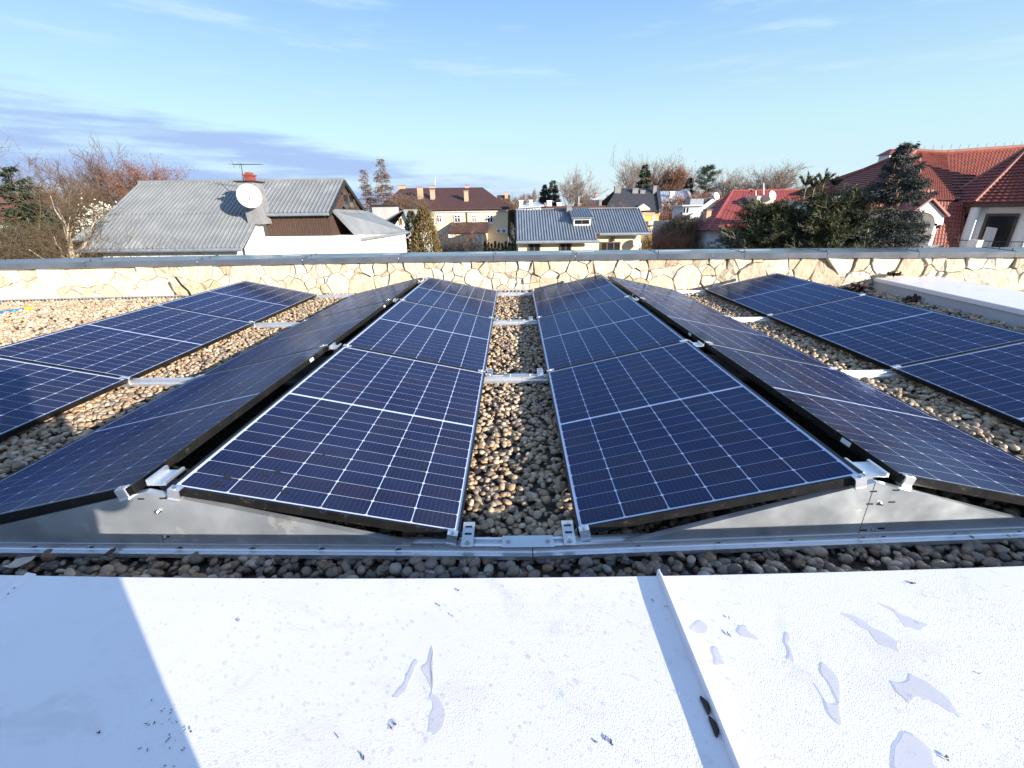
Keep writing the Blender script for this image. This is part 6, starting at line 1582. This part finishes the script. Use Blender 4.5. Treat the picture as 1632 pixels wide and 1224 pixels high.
# arched dormer
yd = 18.75
def dp(px, py): q = atY(px, py, yd); return np.array([q[0], q[2]])
cxd, czd = dp(1469, 360); rad = abs(dp(1489, 360)[0] - cxd)
apx2 = dp(1482, 319.5); rsh = dp(1505, 343); rlo = dp(1503, 358); lsh = dp(1444, 347); llo = dp(1446, 360); base_z = dp(1470, 402)[1]
inner = [(cxd + rad * math.cos(a), czd + rad * .98 * math.sin(a)) for a in np.linspace(0, PI, 15)]
outer = []
for k, a in enumerate(np.linspace(0, PI, 15)):
    if a < .45: u = a / .45; p = rlo + (rsh - rlo) * u
    elif a < PI / 2 - .25: u = (a - .45) / (PI / 2 - .70); p = rsh + (apx2 - rsh) * u
    elif a < PI - .45: u = (a - PI / 2 + .25) / (PI / 2 - .2); p = apx2 + (lsh - apx2) * u
    else: u = (a - PI + .45) / .45; p = lsh + (llo - lsh) * u
    outer.append(tuple(p))
g = MB()
for k in range(14):
    a, b, c_, d = inner[k], inner[k + 1], outer[k + 1], outer[k]
    g.hexa([(a[0], yd, a[1]), (d[0], yd, d[1]), (d[0], yd + 1.5, d[1]), (a[0], yd + 1.5, a[1]), (b[0], yd, b[1]), (c_[0], yd, c_[1]), (c_[0], yd + 1.5, c_[1]), (b[0], yd + 1.5, b[1])])
xr_ = inner[0][0]; xl_ = inner[-1][0]
g.box(xr_, xr_ + .14, yd + .002, yd + 1.5, base_z - .5, inner[0][1] - .002); g.box(xl_ - .2, xl_, yd + .002, yd + 1.5, base_z - .5, inner[-1][1] - .002)
dm = g.build('arched_dormer', 'white_wall', h)
MB().box(xl_ - .2, xr_ + .14, yd + 1.1, yd + 1.15, base_z - .5, czd + rad).build('niche_wall', 'white_wall', dm)
MB().box(xl_ - .3, xr_ + .55, yd - .05, yd + .3, base_z - .2, dp(1470, 391)[1]).build('sill', 'cement', dm)
cw = dp(1468, 362); g = MB(); g.tube((cw[0] + .1, yd + 1.09, cw[1] - .1), (cw[0] + .1, yd + 1.02, cw[1] - .1), rad * .86, rad * .86, 26); o = g.build('round_window', 'brown_frame', dm)
g = MB(); g.tube((cw[0] + .1, yd + 1.018, cw[1] - .1), (cw[0] + .1, yd + 1.01, cw[1] - .1), rad * .76, rad * .76, 26); o2 = g.build('pane', 'pane', dm)
for s_, e_ in ((apx2, rsh), (apx2, lsh)):
    g = MB(); a = np.array([s_[0], yd - .12, s_[1] + .04]); b = np.array([e_[0] + (.10 if e_[0] > s_[0] else -.12), yd - .12, e_[1] - .06]); g.slab([a, b, b + (0, 1.9, 0), a + (0, 1.9, 0)] if e_[0] > s_[0] else [b, a, a + (0, 1.9, 0), b + (0, 1.9, 0)], -.07); g.build('dormer_roof', 'villa_roof', dm)
# white chimney with tiled cap
a, b = atY(1414, 262, 25.2), atY(1446, 246, 25.2)
ch = MB().box(a[0], b[0], 25.2, 25.9, a[2] - 1.6, b[2]).build('chimney', 'white_wall', h)
g = MB(); c0, c1 = a[0] - .12, b[0] + .12; m_ = b[2] + .004; pk = atY(1435, 238.5, 25.8)
g.hexa([(c0, 25.08, m_), (c1, 25.08, m_), (c1, 26.0, m_), (c0, 26.0, m_), (c0 + .35, 25.45, pk[2]), (c1 - .1, 25.45, pk[2]), (c1 - .1, 25.65, pk[2]), (c0 + .35, 25.65, pk[2])]); g.build('cap', 'villa_roof', ch)

# ------------------------------------------------------------------ trees and shrubs
def B(px, Y): q = atY(px, 400, Y); return (q[0], q[1], GZ)
def Z(px, py, Y): return atY(px, py, Y)[2]
# left group
conifer('fir_tree', 'dark green fir at far left behind the pale bare tree', B(62, 24), Z(60, 264, 24), 2.9, 11, 40, 11, 26, .22, 'fir', .03, irregular=.3, power=.7)
bare_tree('bare_tree', 'pale barked bare tree with a forked trunk left of the long house', B(92, 17.6), Z(90, 246, 17.6), .26, 21, .20, 'twig_olive', 'bark_pale', .62, (10, 6, 5, 4), .55, .010)
bare_tree('bare_tree', 'tall grey bare tree whose branches enter from the left edge', B(-70, 20), Z(-40, 150, 20), .42, 22, .20, 'twig_grey', 'bark', .45, (10, 7, 6, 4), .3, .010)
bare_tree('bare_tree', 'bare tree with a fine purplish crown, directly left of the tall fan shaped tree', B(135, 33), Z(125, 262, 33), .40, 23, .26, 'twig', 'bark', .40, (14, 8, 7, 6), .5, .015)
bare_tree('bare_tree', 'tall fan shaped bare tree behind the left verge of the long grey roof', B(196, 34), Z(185, 262, 34), .44, 24, .26, 'twig', 'bark', .40, (14, 8, 7, 6), .7, .015)
bare_tree('russet_tree', 'rounded tree with russet leaves above the long grey roof', B(252, 36), Z(240, 252, 36), .36, 25, .24, 'twig_red', 'bark', .45, (13, 8, 6, 5), .4, .015, leafm='russet_leaf', nleaf=5200, leafsz=.11)
bare_tree('bare_tree', 'brown bare tree filling the gap behind the pale barked tree', B(128, 26), Z(125, 305, 26), .36, 26, .18, 'twig_olive', 'bark', .45, (11, 7, 6, 5), .4, .014)
bare_tree('pale_leaf_tree', 'small tree with pale whitish leaves beside the long grey roof', B(168, 25), Z(160, 278, 25), .18, 27, .10, 'twig_olive', 'bark', .50, (10, 7, 6, 5), .4, .010, leafm='white_leaf', nleaf=3200, leafsz=.13)
scrub('thicket', 'brown leafless thicket under the fir at the left edge', B(20, 16), 3.6, 1.6, Z(20, 372, 16) - GZ, 31, 300, 'twig_olive', cat='thicket')
scrub('thicket', 'tangle of olive brown twigs at the foot of the pale bare tree', B(118, 20.5), 1.7, 1.5, Z(118, 374, 20.5) - GZ, 32, 260, 'twig_olive', cat='thicket')
scrub('evergreen_bush', 'dark evergreen bush low at the left edge', B(45, 18.5), 1.8, 1.2, Z(45, 365, 18.5) - GZ, 33, 260, 'twig_olive', 'hedge', 5200, cat='bush', rr=.016)
q0, q1 = atY(2, 345, 38), atY(36, 322, 38)
h = thing('distant_house', (q0[0], 40, GZ), 'house with an orange red roof glimpsed between the trees at the left edge', 'house')
wall_box(h, q0[0] - 4, q1[0], 38.4, 45, GZ, q0[2] - .3, 'white_wall'); g = MB(); g.slab([(q0[0] - 4.2, 38, q0[2] - .4), (q1[0] + .2, 38, q0[2] - .4), (q1[0] - .6, 42, q1[2] + .8), (q0[0] - 4.2, 42, q1[2] + .8)], .15); g.build('roof', 'villa_roof', h)
# larches, thuja columns
conifer('larch', 'shorter of two bare brown larches behind the long house', B(594, 38), Z(593, 268, 38), 1.5, 41, 60, 9, 9, .26, 'twig', .10, 'bare larches behind the long house', .25, .3, twig='twig', power=.8, nw=.12)
conifer('larch', 'taller of two bare brown larches behind the long house', B(621, 38), Z(620, 252, 38), 2.1, 42, 66, 9, 9, .28, 'twig', .10, 'bare larches behind the long house', .25, .3, twig='twig', power=.8, nw=.12)
thuja('thuja', 'broad golden brown thuja column right of the gabled house', B(679, 27), Z(677, 326, 27), 1.02, 43, 9000, 'thuja', .17)
thuja('thuja', 'narrower dark thuja tight behind the golden one', B(660, 29), Z(662, 333, 29), .75, 44, 4500, 'hedge', .17)
scrub('thicket', 'brown bare shrub in front of the left end of the dark brown roof', B(652, 41), 1.9, 1.2, Z(652, 314, 41) - GZ, 45, 520, 'twig', cat='thicket', rr=.022)
bare_tree('bare_tree', 'small round bare tree before the cream building porch', B(741, 34), Z(739, 346, 34), .33, 46, .10, 'twig', 'bark', .42, (9, 6, 6, 5), .4, .012)
for k, px in enumerate(np.linspace(773, 817, 9)):
    lab = 'leftmost thuja of the low row before the cream building' if k == 0 else 'rightmost thuja of the low row, next to the cottage' if k == 8 else ('second', 'third', 'fourth', 'fifth', 'sixth', 'seventh', 'eighth')[k - 1] + ' thuja from the left in the low row before the cream building'
    thuja('hedge_thuja', lab, B(px, 30), Z(px, 383 + (k % 3) * 1.4, 30), .26, 60 + k, 1100, 'hedge', .13, 'row of small thujas', .9)
scrub('thicket', 'reddish brown bare shrubs below the cream porch', B(735, 31), 1.9, .8, Z(735, 388, 31) - GZ, 47, 260, 'twig_red', cat='thicket')
# centre skyline
bare_tree('bare_tree', 'brown bare tree in the gap between cream building and cottage', B(822, 55), Z(818, 308, 55), .36, 48, .2, 'twig', 'bark', .45, (13, 8, 6, 5), .5, .022, group='far bare trees')
bare_tree('bare_tree', 'small grey bare tree left of the two skyline firs', B(842, 90), Z(842, 303, 90), .34, 49, .25, 'twig_grey', 'bark', .45, (12, 7, 6, 5), .6, .035, group='far bare trees')
conifer('fir_tree', 'taller fir on the skyline behind the cottage', B(879, 75), Z(878, 287, 75), 3.2, 50, 40, 9, 18, .34, 'fir', .3, 'skyline firs', irregular=.3, power=.9)
conifer('fir_tree', 'lower fir on the skyline left of the taller one', B(867, 76), Z(866, 294, 76), 3.2, 51, 40, 9, 18, .34, 'fir', .3, 'skyline firs', irregular=.35, power=.9)
bare_tree('bare_tree', 'fan shaped grey bare tree right of the skyline firs', B(911, 70), Z(910, 281, 70), .38, 52, .26, 'twig_grey', 'bark', .50, (13, 7, 6, 4), .8, .026, group='far bare trees')
bare_tree('bare_tree', 'broad grey bare tree behind the black roof, left of the dark fir', B(1003, 88), Z(1000, 258, 88), .42, 53, .34, 'twig_grey', 'bark', .45, (12, 7, 6, 5), .55, .026, group='far bare trees')
bare_tree('bare_tree', 'tall grey bare tree behind the black roof, right of the dark fir', B(1030, 92), Z(1030, 250, 92), .38, 54, .34, 'twig_grey', 'bark', .45, (12, 7, 6, 5), .55, .026, group='far bare trees')
conifer('fir_tree', 'dark green fir among the bare trees behind the black roof', B(1017, 80), Z(1016, 262, 80), 3.6, 55, 40, 9, 18, .36, 'fir', .3, irregular=.25, power=.9)
bare_tree('russet_tree', 'round russet brown tree behind the yellow and white houses', B(1056, 88), Z(1054, 264, 88), .38, 56, .34, 'twig_red', 'bark', .50, (13, 8, 7, 5), .5, .035, leafm='russet_leaf', nleaf=5000, leafsz=.2)
bare_tree('birch', 'white stemmed birch with drooping russet twigs before the black roof', B(987, 42), Z(988, 302, 42), .30, 57, .11, 'twig_red', 'bark_white', .42, (9, 6, 5, 4), .1, .012, droop=.12)
tuft_pine('pine_tree', 'tall leaning dark pine on the skyline above the grey house', B(1108, 78), Z(1112, 262, 78), 2.3, 58, 60, 'fir', .36, 9, 1.0, flat=.2, z0=.66, lean=.03)
conifer('fir_tree', 'small brownish fir left of the leaning skyline pine', B(1085, 80), Z(1085, 283, 80), 3.0, 59, 36, 9, 12, .36, 'hedge', .3, irregular=.35, power=.9)
for px, top, Y, sd_, lab in ((1143, 278, 76, 70, 'pale grey bare tree just right of the leaning skyline pine'), (1188, 266, 74, 71, 'wide grey bare tree above the red tiled roof, left one'), (1226, 264, 74, 72, 'wide grey bare tree above the red tiled roof, right one'), (1165, 284, 88, 73, 'fainter grey bare tree between the pale one and the wide ones')):
    bare_tree('bare_tree', lab, B(px, Y), Z(px, top, Y), .40, sd_, .30, 'twig_grey', 'bark', .45, (12, 7, 6, 5), .45, .026, group='far bare trees')
scrub('thicket', 'brown bare scrub right of the cottage wall', B(1052, 30), 1.6, 1.0, Z(1052, 369, 30) - GZ, 74, 480, 'twig_red', cat='thicket', rr=.014)
scrub('thicket', 'olive brown bushy scrub left of the red roofed house', B(1082, 33), 1.3, 1.0, Z(1082, 346, 33) - GZ, 75, 800, 'twig_olive', cat='thicket', rr=.014)
scrub('evergreen_bush', 'small dark evergreen shrub below the white block', B(1068, 40), .9, .6, Z(1070, 350, 40) - GZ, 76, 160, 'twig_olive', 'hedge', 2600)
scrub('thicket', 'rusty bushes under the skyline pine', B(1105, 70), 5.0, 1.5, Z(1110, 312, 70) - GZ, 77, 420, 'twig_red', cat='thicket', rr=.05)
# right-hand evergreens
YP = 12.2
cand = []
for px, p0, p1 in ((1284, 300, 276), (1312, 296, 272), (1297, 302, 286), (1330, 298, 284)):
    a, b = atY(px, p0, YP), atY(px, p1, YP); cand.append((a[0], YP, a[2], b[2] - a[2]))
tuft_pine('pine_tree', 'dense dark pine with upright candle shoots before the villa', B(1310, YP), Z(1305, 307, YP), 1.95, 80, 300, 'pine', .11, 17, 1.0, cand, z0=.50, flat=.35)
tuft_pine('pine_tree', 'lower dark pine left of the one with candle shoots, before the red roof', B(1215, YP + .6), Z(1225, 320, YP + .6), 1.75, 81, 290, 'pine', .11, 17, 1.0, (), z0=.50, flat=.3)
conifer('spruce_tree', 'blue green spruce with cones at the top, before the villa', B(1402, 11.6), Z(1412, 232, 11.6), 3.5, 82, 64, 14, 110, .075, 'spruce', .34, None, .25, .25, 150, 'bark', 1.0, nw=.2)
scrub('evergreen_bush', 'dark bushy evergreen at the spruce foot, right side', B(1366, 12.6), .85, .6, Z(1362, 340, 12.6) - GZ, 83, 260, 'twig_olive', 'fir', 16000)
bare_tree('bare_tree', 'bare garden shrub under the turret at the right edge', B(1608, 15.5), Z(1600, 372, 15.5), .34, 84, .06, 'twig', 'bark', .5, (8, 5, 4, 3), .4, .008, cat='shrub')
